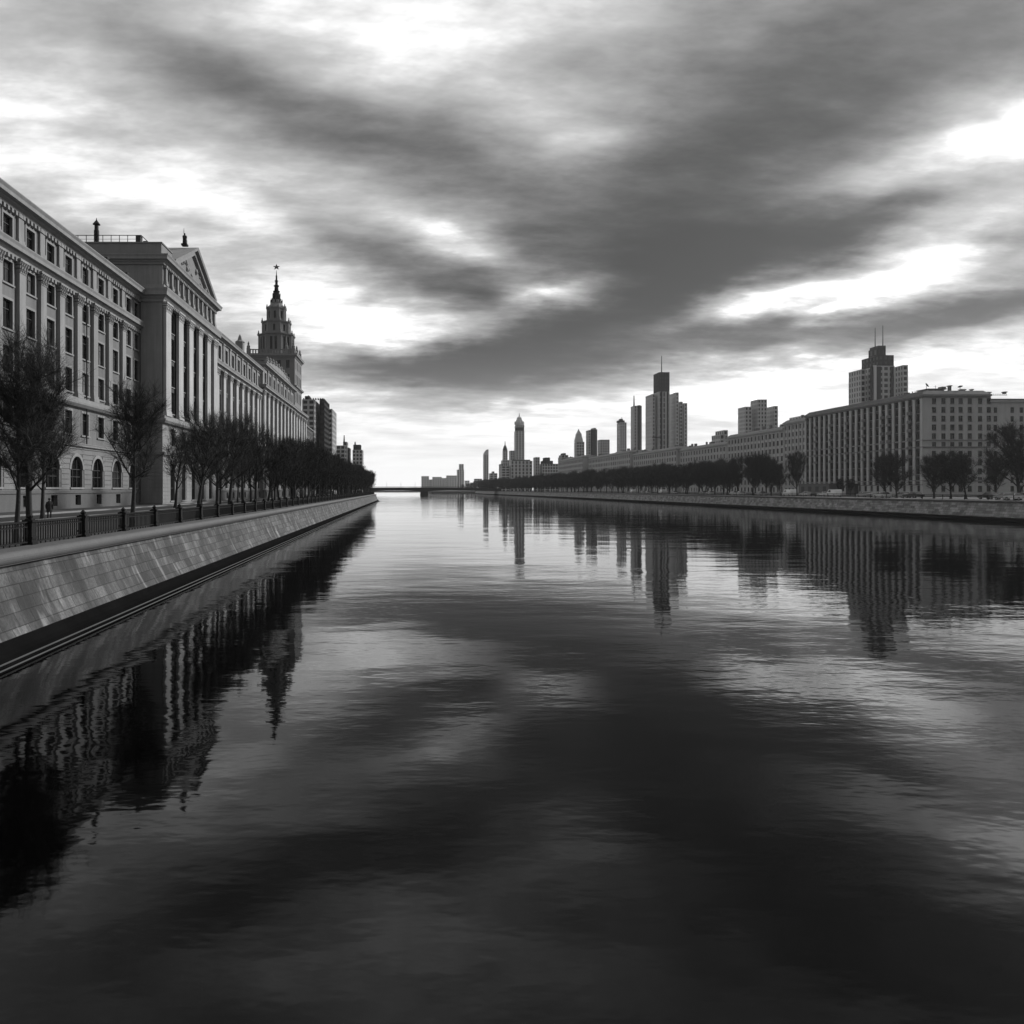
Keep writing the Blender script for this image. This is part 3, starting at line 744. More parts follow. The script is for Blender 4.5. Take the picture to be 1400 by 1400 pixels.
C.sweep('balcony_band', PC_, [(-.02, 16.6), (.5, 16.8), (.75, 17.1), (.75, 17.4), (.5, 17.45), (.5, 17.9), (-.02, 17.92)])
dentils(C, FC, .2, LC-.2, 31.7, 32.09, .9, .7)
mb = MB(); mb.box(CX-24, CX-.45, YC0+.05, YC1, LZ-.2, 38.2); mb.build('inner_block', STONE_D, C.root)
mb = MB(); mb.hexa([(CX+.9, YC0+.1, 39.4), (CX+.9, YC1, 39.4), (CX-24, YC1, 39.4), (CX-24, YC0+.1, 39.4), (CX-.6, YC0+.1, 40.4), (CX-.6, YC1, 40.4), (CX-12, YC1, 42), (CX-12, YC0+.1, 42)])
mb.build('roof', ROOF_L, C.root)
mb = MB(); yy = 180.0; xx = PX(328, yy); mb.box(xx-.9, xx+.9, yy-1, yy+1, 39.8, 42.2); mb.lathe(xx, yy, [(1.25, 42.2), (.6, 42.7), (.35, 43.6), (.02, 44.2)], 8); mb.build('roof_turret', STONE_D, C.root)
C.finish(STONE)

DX, YD0, YD1 = -39.7, 203.0, 258.0
D = Building('stone_wing', 'far stone wing with an ornate raised attic in front of the spired tower', 'building', (DX-8, 230, LZ))
FD = Fac(DX, YD0, 0, 1, 1, 0); LD = YD1-YD0
wD = [3.6+6.83*k for k in range(8)]; pD = [7.01+6.83*k for k in range(7)]
RD = [(13.2, 16.1), (18.6, 22.4), (23.3, 27.2), (28.1, 32.0), (36.0, 38.8)]
wing(D, FD, LD, wD, None, 2.4, 40.0, RD, wD, 2.6, 2.2, True)
pilasters(D, FD, pD+[.9, LD-.9], 2.3, 17.9, 33.6, .5, PALE)
me = pilaster_mesh(1.4, 35.2, 40.0, .25, STONE, False)
for c in pD: link_mesh('attic_pilaster', me, D.root, Vector(FD.p(c, .01, 35.1))-D.loc, FD.rz)
PD_ = [(DX-6, YD1), (DX, YD1), (DX, YD0), (DX-3, YD0)]
D.sweep('belt_cornice', PD_, cornice_prof(33.6, 35.1, 1.3)); D.sweep('main_cornice', PD_, cornice_prof(39.9, 41.2, 1.4))
D.sweep('balcony_band', PD_, [(-.02, 16.6), (.5, 16.8), (.75, 17.1), (.75, 17.9), (-.02, 17.92)])
dentils(D, FD, .2, LD-.2, 33.2, 33.59, 1.0, .8)
mb = D.walls; FDS = Fac(DX, YD0, -1, 0, 0, -1); FDS.wall(mb, 0, 3, LZ, 40, [])
mb = MB(); mb.box(DX-24, DX-.45, YD0+.05, YD1, LZ-.2, 40.0); mb.build('inner_block', STONE_D, D.root)
mb = MB(); mb.hexa([(DX+.9, YD0+.1, 41.2), (DX+.9, YD1, 41.2), (DX-24, YD1, 41.2), (DX-24, YD0+.1, 41.2), (DX-1.5, YD0+.1, 42.2), (DX-1.5, YD1, 42.2), (DX-12, YD1, 43), (DX-12, YD0+.1, 43)]); mb.build('roof', ROOF_L, D.root)
mb = MB(); n = 9        # stepped ornate gable on the roof edge
for k in range(n):
    a = 5+k*(LD-12)/n; h = 1.0+1.5*math.sin(math.pi*(k+.5)/n); FD.box(mb, a+.1, a+(LD-12)/n-.1, -.6, .2, 41.2, 41.25+h)
    mb.lathe(*FD.p(a+(LD-12)/n/2, -.2, 0)[:2], [(.5, 41.2+h), (.62, 41.7+h), (.3, 42.1+h), (.38, 42.5+h), (.05, 43.0+h)], 7)
mb.build('attic_ornament', STONE_T, D.root)
D.finish(STONE)
D2 = Building('lower_wing', 'lower cornice-topped stone wing at the foot of the spired tower', 'building', (DX-8, 274, LZ))
FD2 = Fac(DX-.2, 258.0, 0, 1, 1, 0); w2 = [3.5+6.3*k for k in range(5)]
wing(D2, FD2, 32.0, w2, None, 2.4, 34.0, [(13.2, 16.1), (18.6, 22.4), (23.3, 27.2), (28.1, 32.0)], w2, 2.6, 2.2, True)
pilasters(D2, FD2, [.9]+[6.65+6.3*k for k in range(4)]+[31.1], 2.2, 17.9, 33.4, .5, PALE)
PD2 = [(DX-9, 290.0), (DX-.2, 290.0), (DX-.2, 258.0)]
D2.sweep('main_cornice', PD2, cornice_prof(33.6, 35.1, 1.3)); D2.sweep('balcony_band', PD2[1:], [(-.02, 16.6), (.5, 16.8), (.75, 17.1), (.75, 17.9), (-.02, 17.92)])
mb = MB(); mb.box(DX-24, DX-.65, 258.02, 289.9, LZ-.2, 34.2); mb.build('inner_block', STONE_D, D2.root)
mb = MB(); mb.box(DX-24, DX+.6, 258.05, 289.95, 35.16, 35.5); mb.build('roof', ROOF, D2.root)
D2.finish(STONE)

E = Building('curved_block', 'low dark curved block with close vertical windows beyond the stone wings', 'building', (-48, 318, LZ), STONE_D)
prev = None; pts = []
for k in range(9):
    t = k/8.0; pts.append((-43.5-3.0*math.sin(math.pi*t*.5)*1.2, 292+t*78))
for k in range(8):
    (xa, ya), (xb, yb) = pts[k], pts[k+1]; L_ = math.hypot(xb-xa, yb-ya); ux, uy = (xb-xa)/L_, (yb-ya)/L_
    FE = Fac(xa, ya, ux, uy, uy, -ux)
    for i in range(8):
        z0 = LZ + i*3.9; E.band(FE, 0, L_, z0, z0+3.9, [1.6+3.25*j for j in range(3)], 1.5, z0+.9, z0+3.2, 'sill')
E.sweep('cornice', [(x, y) for (x, y) in reversed(pts)], cornice_prof(34.5, 35.6, .9))
mb = MB(); mb.box(-70, -48, 292.2, 370, LZ-.2, 34.7); mb.poly([(x-.42, y, 34.72) for (x, y) in pts]+[(-70, 370, 34.72), (-70, 292.2, 34.72)]); mb.poly([(pts[0][0], 292.1, LZ), (pts[0][0], 292.1, 34.7), (-60, 292.1, 34.7), (-60, 292.1, LZ)]); mb.build('roof', ROOF, E.root)
E.finish(RSTONE_D)

# ------------------------------------------------------------------ left: spired tower
TW = Building('spired_tower', 'tiered stone tower with a dark spire topped by a star above the left bank', 'tower', (-51, 284, LZ), STONE_T)
ty0, ty1 = 275.0, 293.0; tx0, tx1 = PX(337, 275), PX(403, 275)
cx, cy = (tx0+tx1)/2+.6, 284.0
FTs = Fac(tx0, ty0, 1, 0, 0, -1); FTe = Fac(tx1, ty0, 0, 1, 1, 0); Lx, Ly = tx1-tx0, ty1-ty0
for (z0, z1, y0, y1) in ((LZ, 30, 20, 26), (30, 44.6, 39.5, 43), (44.6, 51.0, 46.5, 49.5)):
    TW.band(FTs, 0, Lx, z0, z1, [2.5+3.25*k for k in range(5)], 1.3, y0, y1, 'framed'); TW.band(FTe, 0, Ly, z0, z1, [3, 7, 11, 15], 1.3, y0, y1, 'framed')
TW.band(FTs, 0, Lx, 51, 55.8, [2.5+3.25*k for k in range(5)], 1.3, 51.6, 54.6, 'sill'); TW.band(FTe, 0, Ly, 51, 55.8, [3, 7, 11, 15], 1.3, 51.6, 54.6, 'sill')
PT = [(tx0, ty1), (tx1, ty1), (tx1, ty0), (tx0, ty0), (tx0, ty1)]
TW.sweep('lower_cornice', PT[:4], cornice_prof(44.2, 45.2, .9)); TW.sweep('upper_cornice', PT[:4], cornice_prof(55.6, 57.0, 1.1))
mb = MB(); mb.box(tx0+.02, tx1-.45, ty0+.45, ty1, LZ, 57); mb.build('inner_block', STONE_D, TW.root)
mb = MB()       # balustrade
n = 17
for k in range(n+1):
    x = tx0+.3+k*(Lx-.6)/n; mb.box(x-.22, x+.22, ty0+.1, ty0+.5, 57.05, 58.5)
    y = ty0+.3+k*(Ly-.6)/n; mb.box(tx1-.5, tx1-.1, y-.22, y+.22, 57.05, 58.5)
mb.box(tx0, tx1, ty0+.05, ty0+.55, 58.5, 58.8); mb.box(tx1-.55, tx1-.05, ty0+.6, ty1, 58.5, 58.8)
for (x, y) in ((tx0+.6, ty0+.6), (tx1-.6, ty0+.6), (tx1-.6, ty1-.6), (tx1-.6, cy), (tx1-3.2, ty0+.6)):
    mb.box(x-.6, x+.6, y-.6, y+.6, 57.04, 59.2); mb.lathe(x, y, [(.55, 59.2), (.7, 59.8), (.3, 60.5), (.4, 60.9), (.03, 61.8)], 8)
mb.build('balustrade', STONE_D, TW.root)
def tier(r, z0, z1, nseg, ww, wh, wz, rot, per=3, corn=.7):
    """polygonal tier: openings on every face"""
    vs = [(cx+r*math.cos(rot+2*math.pi*k/nseg), cy+r*math.sin(rot+2*math.pi*k/nseg)) for k in range(nseg)]
    for k in range(nseg):
        (xa, ya), (xb, yb) = vs[k], vs[(k+1) % nseg]; L_ = math.hypot(xb-xa, yb-ya); ux, uy = (xb-xa)/L_, (yb-ya)/L_
        if uy > .1 and False: continue
        Fk = Fac(xa, ya, ux, uy, uy, -ux); cs = [L_*(j+1)/(per+1) for j in range(per)] if L_ > 3.2 else [L_/2]
        if L_ < 1.6: cs = []
        TW.band(Fk, 0, L_, z0, z1, cs, ww, wz, wz+wh, 'plain')
        mb = MB()
        for c in [.3, L_-.3] + [(cs[j]+cs[j+1])/2 for j in range(len(cs)-1)]: Fk.box(mb, c-.28, c+.28, .01, .22, z0, z1-.4)
        mb.build('tier_pilasters', STONE_D, TW.root)
    P = list(reversed(vs)); P.append(P[0])
    mb = MB(); prof = cornice_prof(z1-.55, z1+.15, corn)
    for (d0, h0), (d1, h1) in zip(prof[:-1], prof[1:]):
        for k in range(nseg):
            a, b_ = vs[k], vs[(k+1) % nseg]
            def o(v, d): q = (r+d)/r; return (cx+(v[0]-cx)*q, cy+(v[1]-cy)*q)
            mb.quad((*o(a, d0), h0), (*o(b_, d0), h0), (*o(b_, d1), h1), (*o(a, d1), h1))
    mb.poly([(x, y, z1+.1) for (x, y) in vs]); 
    for k in range(nseg):
        x, y = vs[k]; x = cx+(x-cx)*1.01; y = cy+(y-cy)*1.01
        mb.lathe(x, y, [(.34, z1+.1), (.40, z1+.7), (.18, z1+.95), (.24, z1+1.25), (.02, z1+1.8)], 6)
    mb.build('tier_cornice', STONE_D, TW.root)
    mb = MB(); mb.lathe(cx, cy, [(r-.5, z0), (r-.5, z1)], nseg, True, rot); mb.build('tier_core', GLASS, TW.root)
# chamfered-square tiers
def sq(a, c):   # polygon of a chamfered square as angle list is handled by 8 seg lathe-like ring
    return a
tier(6.9, 57.0, 65.4, 8, .95, 5.4, 58.9, R(22.5), 2, .7)
tier(5.5, 65.3, 70.4, 8, .9, 2.6, 66.6, R(22.5), 1, .6)
tier(3.65, 70.3, 75.9, 8, .85, 2.9, 71.8, R(22.5), 1, .5)
mb = MB(); mb.lathe(cx, cy, [(3.6, 76.0), (3.2, 76.7), (2.6, 77.4), (2.3, 78.0), (2.45, 78.2), (2.0, 78.4), (1.75, 79.6)], 12); mb.build('dome', STONE_D, TW.root)
mb = MB()
mb.lathe(cx, cy, [(1.9, 79.5), (1.9, 79.9), (1.25, 80.2), (1.1, 82.4), (1.35, 82.6), (1.35, 82.9), (.85, 83.1), (.75, 84.6), (1.05, 84.8), (1.05, 85.1), (.55, 85.3), (.5, 86.6), (.72, 86.8), (.68, 87.0), (.36, 87.2), (.30, 88.6), (.42, 88.8), (.2, 89.0), (.06, 91.0)], 10)
for k in range(8):
    a = 2*math.pi*k/8; x, y = cx+2.2*math.cos(a), cy+2.2*math.sin(a); mb.lathe(x, y, [(.2, 78.2), (.26, 79.2), (.08, 79.6), (.02, 80.4)], 6)
    x, y = cx+1.45*math.cos(a), cy+1.45*math.sin(a); mb.lathe(x, y, [(.14, 79.9), (.16, 81.6), (.02, 82.4)], 5)
mb.build('spire', IRON, TW.root)
mb = MB(); zc = 92.3     # five pointed star, real thickness
st = [((1.5 if k % 2 == 0 else .62)*math.sin(math.pi*k/5), (1.25 if k % 2 == 0 else .5)*math.cos(math.pi*k/5)) for k in range(10)]
for k in range(10):
    (a0, b0), (a1, b1) = st[k], st[(k+1) % 10]
    for s in (-.22, .22): mb.poly([(cx+a0, cy, zc+b0), (cx+a1, cy, zc+b1), (cx, cy+s, zc)])
mb.build('star', ROOF_L, TW.root)
TW.finish(STONE_D, 100)

# ------------------------------------------------------------------ lattice towers (far blocks)
def lattice(root, x0, x1, y0, y1, z0, z1, wm, bay=3.2, floor=3.6, rib=1.2, band=1.3, gm=None, faces='sew', name='wall'):
    """cladding grid standing proud of a glazed core"""
    core = MB(); core.box(x0+.35, x1-.35, y0+.35, y1-.35, z0, z1-.1); core.build('glazing', gm or TGLASS, root)
    mb = MB(); nx = max(1, round((x1-x0)/bay)); ny = max(1, round((y1-y0)/bay)); nz = max(1, round((z1-z0)/floor))
    for k in range(nx+1):
        x = x0+k*(x1-x0)/nx; a, c = max(x0, x-rib/2), min(x1, x+rib/2)
        mb.box(a, c, y0, y0+.6, z0, z1); mb.box(a, c, y1-.6, y1, z0, z1)
    for k in range(ny+1):
        y = y0+k*(y1-y0)/ny; a, c = max(y0+.61, y-rib/2), min(y1-.61, y+rib/2)
        if c > a: mb.box(x0+.002, x0+.6, a, c, z0, z1-.003); mb.box(x1-.6, x1-.002, a, c, z0, z1-.003)
    for k in range(nz+1):
        z = z0+k*(z1-z0)/nz; a, c = max(z0, z-band/2), min(z1+.004, z+band/2); 
        mb.box(x0+.06, x1-.06, y0+.06, y1-.06, a+.001, c)
    mb.build(name, wm, root)
def tower(name, label, Y, parts, cat='tower', d=18, side=1, group=None):
    """parts: (pxL, pxR, pyTop, pyBottom or None, material, kwargs)"""
    xs = [PX(p[0], Y) for p in parts]+[PX(p[1], Y) for p in parts]
    root = tag(empty(name, ((min(xs)+max(xs))/2, Y+d/2, 2.0)), label, cat, group)
    for i, p in enumerate(parts):
        (l, r, t, bt, wm), kw = p[:5], dict(p[5]) if len(p) > 5 else {}
        dy = kw.pop('dy', 0); dd = kw.pop('dd', d)
        ya, yb = Y+dy, Y+dy+dd
        if side > 0: x0, x1 = PX(l, yb), PX(r, ya)
        else: x0, x1 = PX(l, ya), PX(r, yb)
        if x1-x0 < 3: x0, x1 = (x0+x1)/2-1.5, (x0+x1)/2+1.5
        z1 = PZ(t, Y+dy); z0 = PZ(bt, Y+dy) if bt else 2.0
        lattice(root, x0, x1, ya, yb, z0, z1, wm, **kw)
    return root
def mast(root, px, y0, y1, Y, r=.45, name='antenna'):
    mb = MB(); x = PX(px, Y); mb.tube((x, Y, PZ(y0, Y)), (x, Y, PZ(y1, Y)), r, r*.5, 6, True); mb.build(name, IRON, root)

# left bank, behind the wings
t = tower('apartment_tower', 'tall apartment block with balconies just right of the spired tower', 440,
    [(413, 437, 546, None, T_WALL, dict(bay=3.4, floor=3.3)), (438.5, 449, 545, None, T_DARK, dict(dy=8, dd=30, bay=3, floor=3.1, rib=.8, band=1.6))], d=26, side=-1)
mb = MB(); z = PZ(546, 440)
for k in range(9):
    px = 414+k*3.3; mb.box(PX(px, 440), PX(px+1.2, 440), 441, 444, z, z+.9+(1.6 if k == 2 else 0))
mb.box(PX(416.5, 442), PX(423, 442), 443, 449, z, z+2.4); mb.build('roof_plant', T_DARK, t)
t = tower('apartment_tower', 'narrow dark high-rise standing just behind the balconied block on the left bank', 500,
    [(450, 458.6, 559, None, T_WALL, dict(bay=2.6, floor=3.2))], d=30, side=-1)
t = tower('domed_block', 'small hazy block with a stepped roof and thin pinnacle above the left trees', 640,
    [(459.5, 474, 609, None, T_WALL), (469, 476, 604, None, T_WALL, dict(dy=4, dd=12)), (473, 479.5, 612, None, T_DARK, dict(dy=8))], side=-1)
mast(t, 470.5, 606, 595, 644, .8, 'pinnacle')
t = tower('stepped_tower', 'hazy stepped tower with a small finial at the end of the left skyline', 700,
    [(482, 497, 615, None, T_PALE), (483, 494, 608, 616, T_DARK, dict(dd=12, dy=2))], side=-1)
mast(t, 485.5, 610, 604, 704, 1.0, 'finial')

# right bank towers
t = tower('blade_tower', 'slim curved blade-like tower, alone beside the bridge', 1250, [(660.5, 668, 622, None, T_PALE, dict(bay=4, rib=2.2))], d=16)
mb = MB(); Y = 1250; xa, xb = PX(660.5, Y+16), PX(668, Y)
for k in range(8):
    f0 = k/8.0; h0 = PZ(622, Y)+ (PZ(614.5, Y)-PZ(622, Y))*f0; h1 = h0+(PZ(614.5, Y)-PZ(622, Y))/8
    mb.box(xa+(xb-xa)*(f0**1.6)*.75, xb, Y, Y+16, h0, h1+.01)
mb.build('curved_crown', T_PALE, t)
t = tower('spired_block', 'slender tower with a pointed roof left of the tallest hazy tower', 1150, [(687, 694, 616, None, T_WALL), (682, 700, 634, None, T_WALL, dict(dy=-12, dd=30)), (685, 700, 629, None, T_WALL, dict(dy=-6, dd=24))], d=12)
mb = MB(); Y = 1156; mb.lathe(PX(690.5, Y), Y, [(PX(694, Y)-PX(690.5, Y), PZ(616, Y)), (2.4, PZ(611, Y)), (.8, PZ(608.5, Y)), (.3, PZ(603, Y))], 8); mb.build('pointed_roof', T_DARK, t)
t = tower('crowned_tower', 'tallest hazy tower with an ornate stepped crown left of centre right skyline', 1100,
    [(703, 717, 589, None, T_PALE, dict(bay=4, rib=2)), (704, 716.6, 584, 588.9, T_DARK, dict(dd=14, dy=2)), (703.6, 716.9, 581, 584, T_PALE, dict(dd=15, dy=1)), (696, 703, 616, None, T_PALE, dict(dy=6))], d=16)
mb = MB(); Y = 1108; x = PX(710, Y)
mb.lathe(x, Y, [(5.6, PZ(581, Y)), (5.6, PZ(577, Y)), (4.9, PZ(574.5, Y)), (3.9, PZ(573, Y)), (3.9, PZ(571.6, Y)), (2.6, PZ(570.3, Y)), (.9, PZ(569.3, Y)), (.5, PZ(565, Y))], 8)
for k in range(8):
    a = math.pi*k/4; mb.lathe(x+6.6*math.cos(a), Y+6.6*math.sin(a), [(.9, PZ(581, Y)), (.9, PZ(577.5, Y)), (.1, PZ(575.5, Y))], 5)
mb.build('crown', T_PALE, t)
t = tower('pyramid_tower', 'hazy tower tapering to a pointed pyramid roof', 950, [(785, 799, 604, None, T_WALL)], d=14)
mb = MB(); Y = 957; x = PX(792, Y-4); r0 = (PX(799, 950)-PX(785, 964))/2
mb.lathe(x, Y, [(r0*1.35, PZ(604, Y)), (r0*1.2, PZ(600, Y)), (r0*.95, PZ(596.5, Y)), (r0*.9, PZ(593.5, Y)), (r0*.45, PZ(590.5, Y)), (.3, PZ(586.5, Y))], 4, True, R(45)); mb.build('pyramid_roof', T_WALL, t)
t = tower('slab_tower', 'dark stepped slab tower beside the pyramid-roofed one', 960, [(803, 806, 588, None, T_WALL), (805.5, 816.5, 587, None, T_DARK, dict(bay=3, rib=1.6)), (807.5, 815, 585, 587, T_WALL)], d=14)
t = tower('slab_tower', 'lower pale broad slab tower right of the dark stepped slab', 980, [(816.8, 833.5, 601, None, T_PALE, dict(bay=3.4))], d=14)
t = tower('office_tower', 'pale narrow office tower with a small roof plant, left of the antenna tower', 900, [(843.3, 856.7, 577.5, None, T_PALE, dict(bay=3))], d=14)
mb = MB(); Y = 902; z = PZ(577.5, Y); mb.box(PX(845.5, Y), PX(854, Y), Y, Y+8, z, z+2.5); mb.box(PX(848, Y), PX(852, Y), Y+1, Y+6, z+2.5, z+4.5); mb.tube((PX(851, Y), Y+3, z+4), (PX(851, Y), Y+3, z+7), .4, .2, 5); mb.build('roof_plant', T_DARK, t)
t = tower('office_tower', 'dark narrow office tower with a bent rooftop antenna', 850, [(862.3, 877.5, 554.6, None, T_WALL, dict(bay=2.6, rib=1.6)), (872, 874.5, 554.0, None, T_DARK, dict(dy=-.8, dd=4))], d=13)
mast(t, 866.8, 555, 541, 852, .9)
t = tower('skyscraper', 'tallest skyscraper with a dark crown and single antenna on the right bank', 700,
    [(885, 893.5, 538.6, None, T_WALL, dict(dy=4, dd=20, bay=2.8, rib=1.8)), (893, 915.6, 535.5, None, T_WALL, dict(bay=3, rib=2.0, floor=5, band=.9)),
     (893.4, 915.4, 508.8, 535.5, T_DARK, dict(bay=2.6, rib=1.7)), (915, 926.6, 536.5, None, T_PALE, dict(dy=5, dd=20, bay=2.6, rib=1.7)),
     (926.6, 938, 551, None, T_PALE, dict(dy=6, dd=20, bay=2.6, rib=1.7)), (926, 930.5, 549, None, T_PALE, dict(dy=8, dd=12))], d=16)
mb = MB(); Y = 699.4
for (a, c) in ((903.6, 905.6), (912.0, 913.6)): mb.box(PX(a, Y), PX(c, Y), Y, Y+.55, 5, PZ(535.6, Y))
mb.box(PX(884, 716), PX(905, Y), Y-.3, Y+.0, PZ(598.5, Y), PZ(597, Y)); mb.build('dark_fin', T_DARK, t)
mast(t, 904.6, 509, 486.5, 705, .5)
t = tower('apartment_tower', 'broad stepped apartment tower alone above the long block roofs', 560,
    [(1009, 1028, 556, None, T_WALL, dict(bay=2.6, floor=3.1, dy=3)), (1026, 1048.6, 546, None, T_WALL, dict(bay=2.6, floor=3.1)), (1048, 1063.3, 555, None, T_WALL, dict(bay=2.6, floor=3.1, dy=3))], d=12)
t = tower('skyscraper', 'stepped skyscraper with twin antennas behind the corner apartment block', 430,
    [(1166, 1177.8, 505, None, T_WALL, dict(dy=5, dd=12, bay=2.2, floor=3.3, rib=1.1, band=1.1)), (1177, 1223, 500, None, T_WALL, dict(bay=3.4, floor=3.3, band=1.4, rib=1.0)),
     (1178, 1222, 485.5, 500, T_DARK, dict(bay=3, floor=4, dy=.5)), (1187.4, 1211, 476, 486, T_DARK, dict(dy=1, dd=8, rib=1.6)), (1189, 1211, 472.5, 476, T_DARK, dict(dy=1, dd=8)),
     (1222.5, 1235, 499, None, T_WALL, dict(dy=4, dd=12, bay=2.2, floor=3.3, rib=.9, band=1.2))], d=16)
mb = MB(); Y = 429.2
for (a, c) in ((1190.5, 1194), (1198.5, 1204.5), (1218.5, 1222)): mb.box(PX(a, Y), PX(c, Y), Y, Y+.75, 5, PZ(501, Y))
mb.build('dark_fin', T_DARK, t)
mb = MB(); mb.box(PX(1194.6, Y), PX(1198, Y), Y-.3, Y+.7, 5, PZ(499.5, Y)); mb.build('pale_fin', T_PALE, t)
mast(t, 1196.5, 474, 448, 436, .28); mast(t, 1207, 473, 445, 436, .28)
t = tower('roof_block', 'small dark stepped block rising behind the low white-roofed wings', 520, [(973, 992, 594, None, T_WALL), (981.5, 991.5, 588, None, T_WALL), (991, 1000, 597, None, T_DARK)], 'building', d=14)
t = tower('apartment_block', 'flat-topped pale block peeping above the long right bank roof', 400, [(1080.5, 1101, 568.5, None, T_PALE, dict(bay=3, floor=3.2))], 'building', d=12)

# hazy skyline across the river bend
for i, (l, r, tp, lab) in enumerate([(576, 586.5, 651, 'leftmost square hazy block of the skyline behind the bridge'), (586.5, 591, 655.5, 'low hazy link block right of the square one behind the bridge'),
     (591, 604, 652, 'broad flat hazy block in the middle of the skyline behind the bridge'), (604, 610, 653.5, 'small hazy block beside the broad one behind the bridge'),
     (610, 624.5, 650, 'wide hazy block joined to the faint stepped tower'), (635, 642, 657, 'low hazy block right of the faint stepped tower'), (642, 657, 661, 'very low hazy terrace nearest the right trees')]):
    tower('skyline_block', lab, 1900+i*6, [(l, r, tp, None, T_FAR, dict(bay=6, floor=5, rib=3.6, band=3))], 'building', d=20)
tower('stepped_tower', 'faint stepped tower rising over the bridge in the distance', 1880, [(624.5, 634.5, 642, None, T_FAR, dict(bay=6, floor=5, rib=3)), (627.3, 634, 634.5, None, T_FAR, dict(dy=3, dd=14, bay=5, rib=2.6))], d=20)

# ------------------------------------------------------------------ right: long apartment blocks
GX = 175.0
R1 = Building('corner_apartment_block', 'large stone corner apartment block with cluttered roof at the far right', 'building', (GX+12, 260, RZ), STONE_T)
Y0, Y1 = 247.5, 320.0
FR = Fac(GX, Y0, 0, 1, -1, 0); FE_ = Fac(GX, Y0, 1, 0, 0, -1)
bays = [2.2+3.6*k for k in range(20)]
endc = [PX(px, Y0)-GX for px in (1290, 1302, 1313.5, 1326, 1340, 1352)]; endw = 22.5
fl = 2.97; rows = [5.2+fl*k for k in range(11)]
TOP = 38.0
infR = MB()
for i, z in enumerate(rows):
    z0 = RZ if i == 0 else z-.75; z1 = (rows[i+1]-.75) if i < len(rows)-1 else TOP-.8
    R1.band(FR, 0, Y1-Y0, z0, z1, bays, 1.5, z, z+2.15, 'sill' if i else 'plain', mb=infR if 0 < i < len(rows)-0 else None)
    R1.band(FE_, 0, endw, z0, z1, [endc[0]-3.2]+endc, 1.5, z, z+1.95, 'sill')
infR.build('bay_infill', INFILL_R, R1.root)
me = MB(); me.box(-.6, .6, 0, .42, 0, TOP-9.2); me.box(-.7, .7, 0, .5, TOP-9.2, TOP-8.8); pm3 = me.mesh('pilaster', PALE)
for k in range(21):
    c = .4+3.6*k; link_mesh('pilaster', pm3, R1.root, Vector(FR.p(c, .01, 7.6))-R1.loc, FR.rz)
random.seed(3)
bm_ = MB(); bm_.box(-1.0, 1.0, 0, .95, -.15, 0.0); bm_.box(-1.0, 1.0, .88, .95, 0, .9); bm_.box(-1.0, -.93, 0, .88, 0, .9); bm_.box(.93, 1.0, 0, .88, 0, .9); bme = bm_.mesh('balcony', RSTONE_D)
for k in (1, 4, 5, 8, 11, 14, 17):
    for i in (4, 5, 6, 7, 8, 9): link_mesh('balcony', bme, R1.root, Vector(FR.p(bays[k], .02, rows[i]-.1))-R1.loc, FR.rz)
PR = [(GX+endw, Y0), (GX, Y0), (GX, Y1)]
def right_sweep(b, name, P, prof, m): # outward on the LEFT when running this way is handled by reversing
    return b.sweep(name, P, prof, m)
PRr = [(GX, Y1), (GX, Y0), (GX+endw, Y0)]
def sweepR(b, name, P, prof, m=None):
    mb = MB(); sweep(mb, P, prof, -1); return mb.build(name, m or b.trim, b.root)
sweepR(R1, 'main_cornice', PRr, cornice_prof(TOP-1.0, TOP, 1.2)); sweepR(R1, 'belt_course', PRr, cornice_prof(19.9, 20.5, .6)); sweepR(R1, 'string_course', PRr, cornice_prof(8.6, 9.1, .5)); sweepR(R1, 'sill_course', PRr, [(-.01, 22.5), (.5, 22.55), (.5, 22.8), (-.01, 22.85)])
mb = MB(); mb.box(GX+.45, GX+endw, Y0+.45, Y1-.02, RZ-.1, TOP-.9); mb.build('inner_block', RSTONE_D, R1.root)
mb = MB(); mb.hexa([(GX-.9, Y0-.9, TOP+.06), (GX+endw, Y0-.9, TOP+.06), (GX+endw, Y1, TOP+.06), (GX-.9, Y1, TOP+.06), (GX+1.5, Y0+1.5, TOP+1.6), (GX+endw-1, Y0+1.5, TOP+1.6), (GX+endw-1, Y1, TOP+1.6), (GX+1.5, Y1, TOP+1.6)]); mb.build('roof', ROOF, R1.root)
# roof clutter
def roofbox(mb, px0, px1, pt, Y, d=2.0, zb=None): mb.box(PX(px0, Y), PX(px1, Y), Y, Y+d, zb or TOP+1.0, PZ(pt, Y))
mb = MB()
for (px0, px1, pt) in ((1298.3, 1300.8, 528), (1314, 1320, 533.2), (1329, 1330.4, 533), (1350, 1354.5, 537), (1373.5, 1376, 536.5), (1240, 1243, 538), (1228.5, 1231, 546), (1233, 1239, 543), (1210, 1213, 553)):
    Yc = 251 if px0 > 1262 else 175000/(px0-555)+3; mb.box(PX(px0, Yc), PX(px1, Yc), Yc, Yc+1.0, TOP+.8, PZ(pt, Yc)); mb.box(PX(px0, Yc)-.2, PX(px1, Yc)+.2, Yc-.2, Yc+1.2, PZ(pt, Yc), PZ(pt, Yc)+.3)
mb.build('chimneys', RSTONE_D, R1.root)
mb = MB(); Yc = 251
mb.box(PX(1268, Yc), PX(1291, Yc), Yc, Yc+5, TOP+.8, PZ(532.5, Yc)); mb.box(PX(1267, Yc), PX(1294, Yc), Yc-.3, Yc+5.3, PZ(532.5, Yc), PZ(531.3, Yc)); mb.box(PX(1288, Yc), PX(1293.5, Yc), Yc, Yc+2, PZ(531.3, Yc), PZ(528.5, Yc))
mb.build('roof_penthouse', RSTONE_D, R1.root)
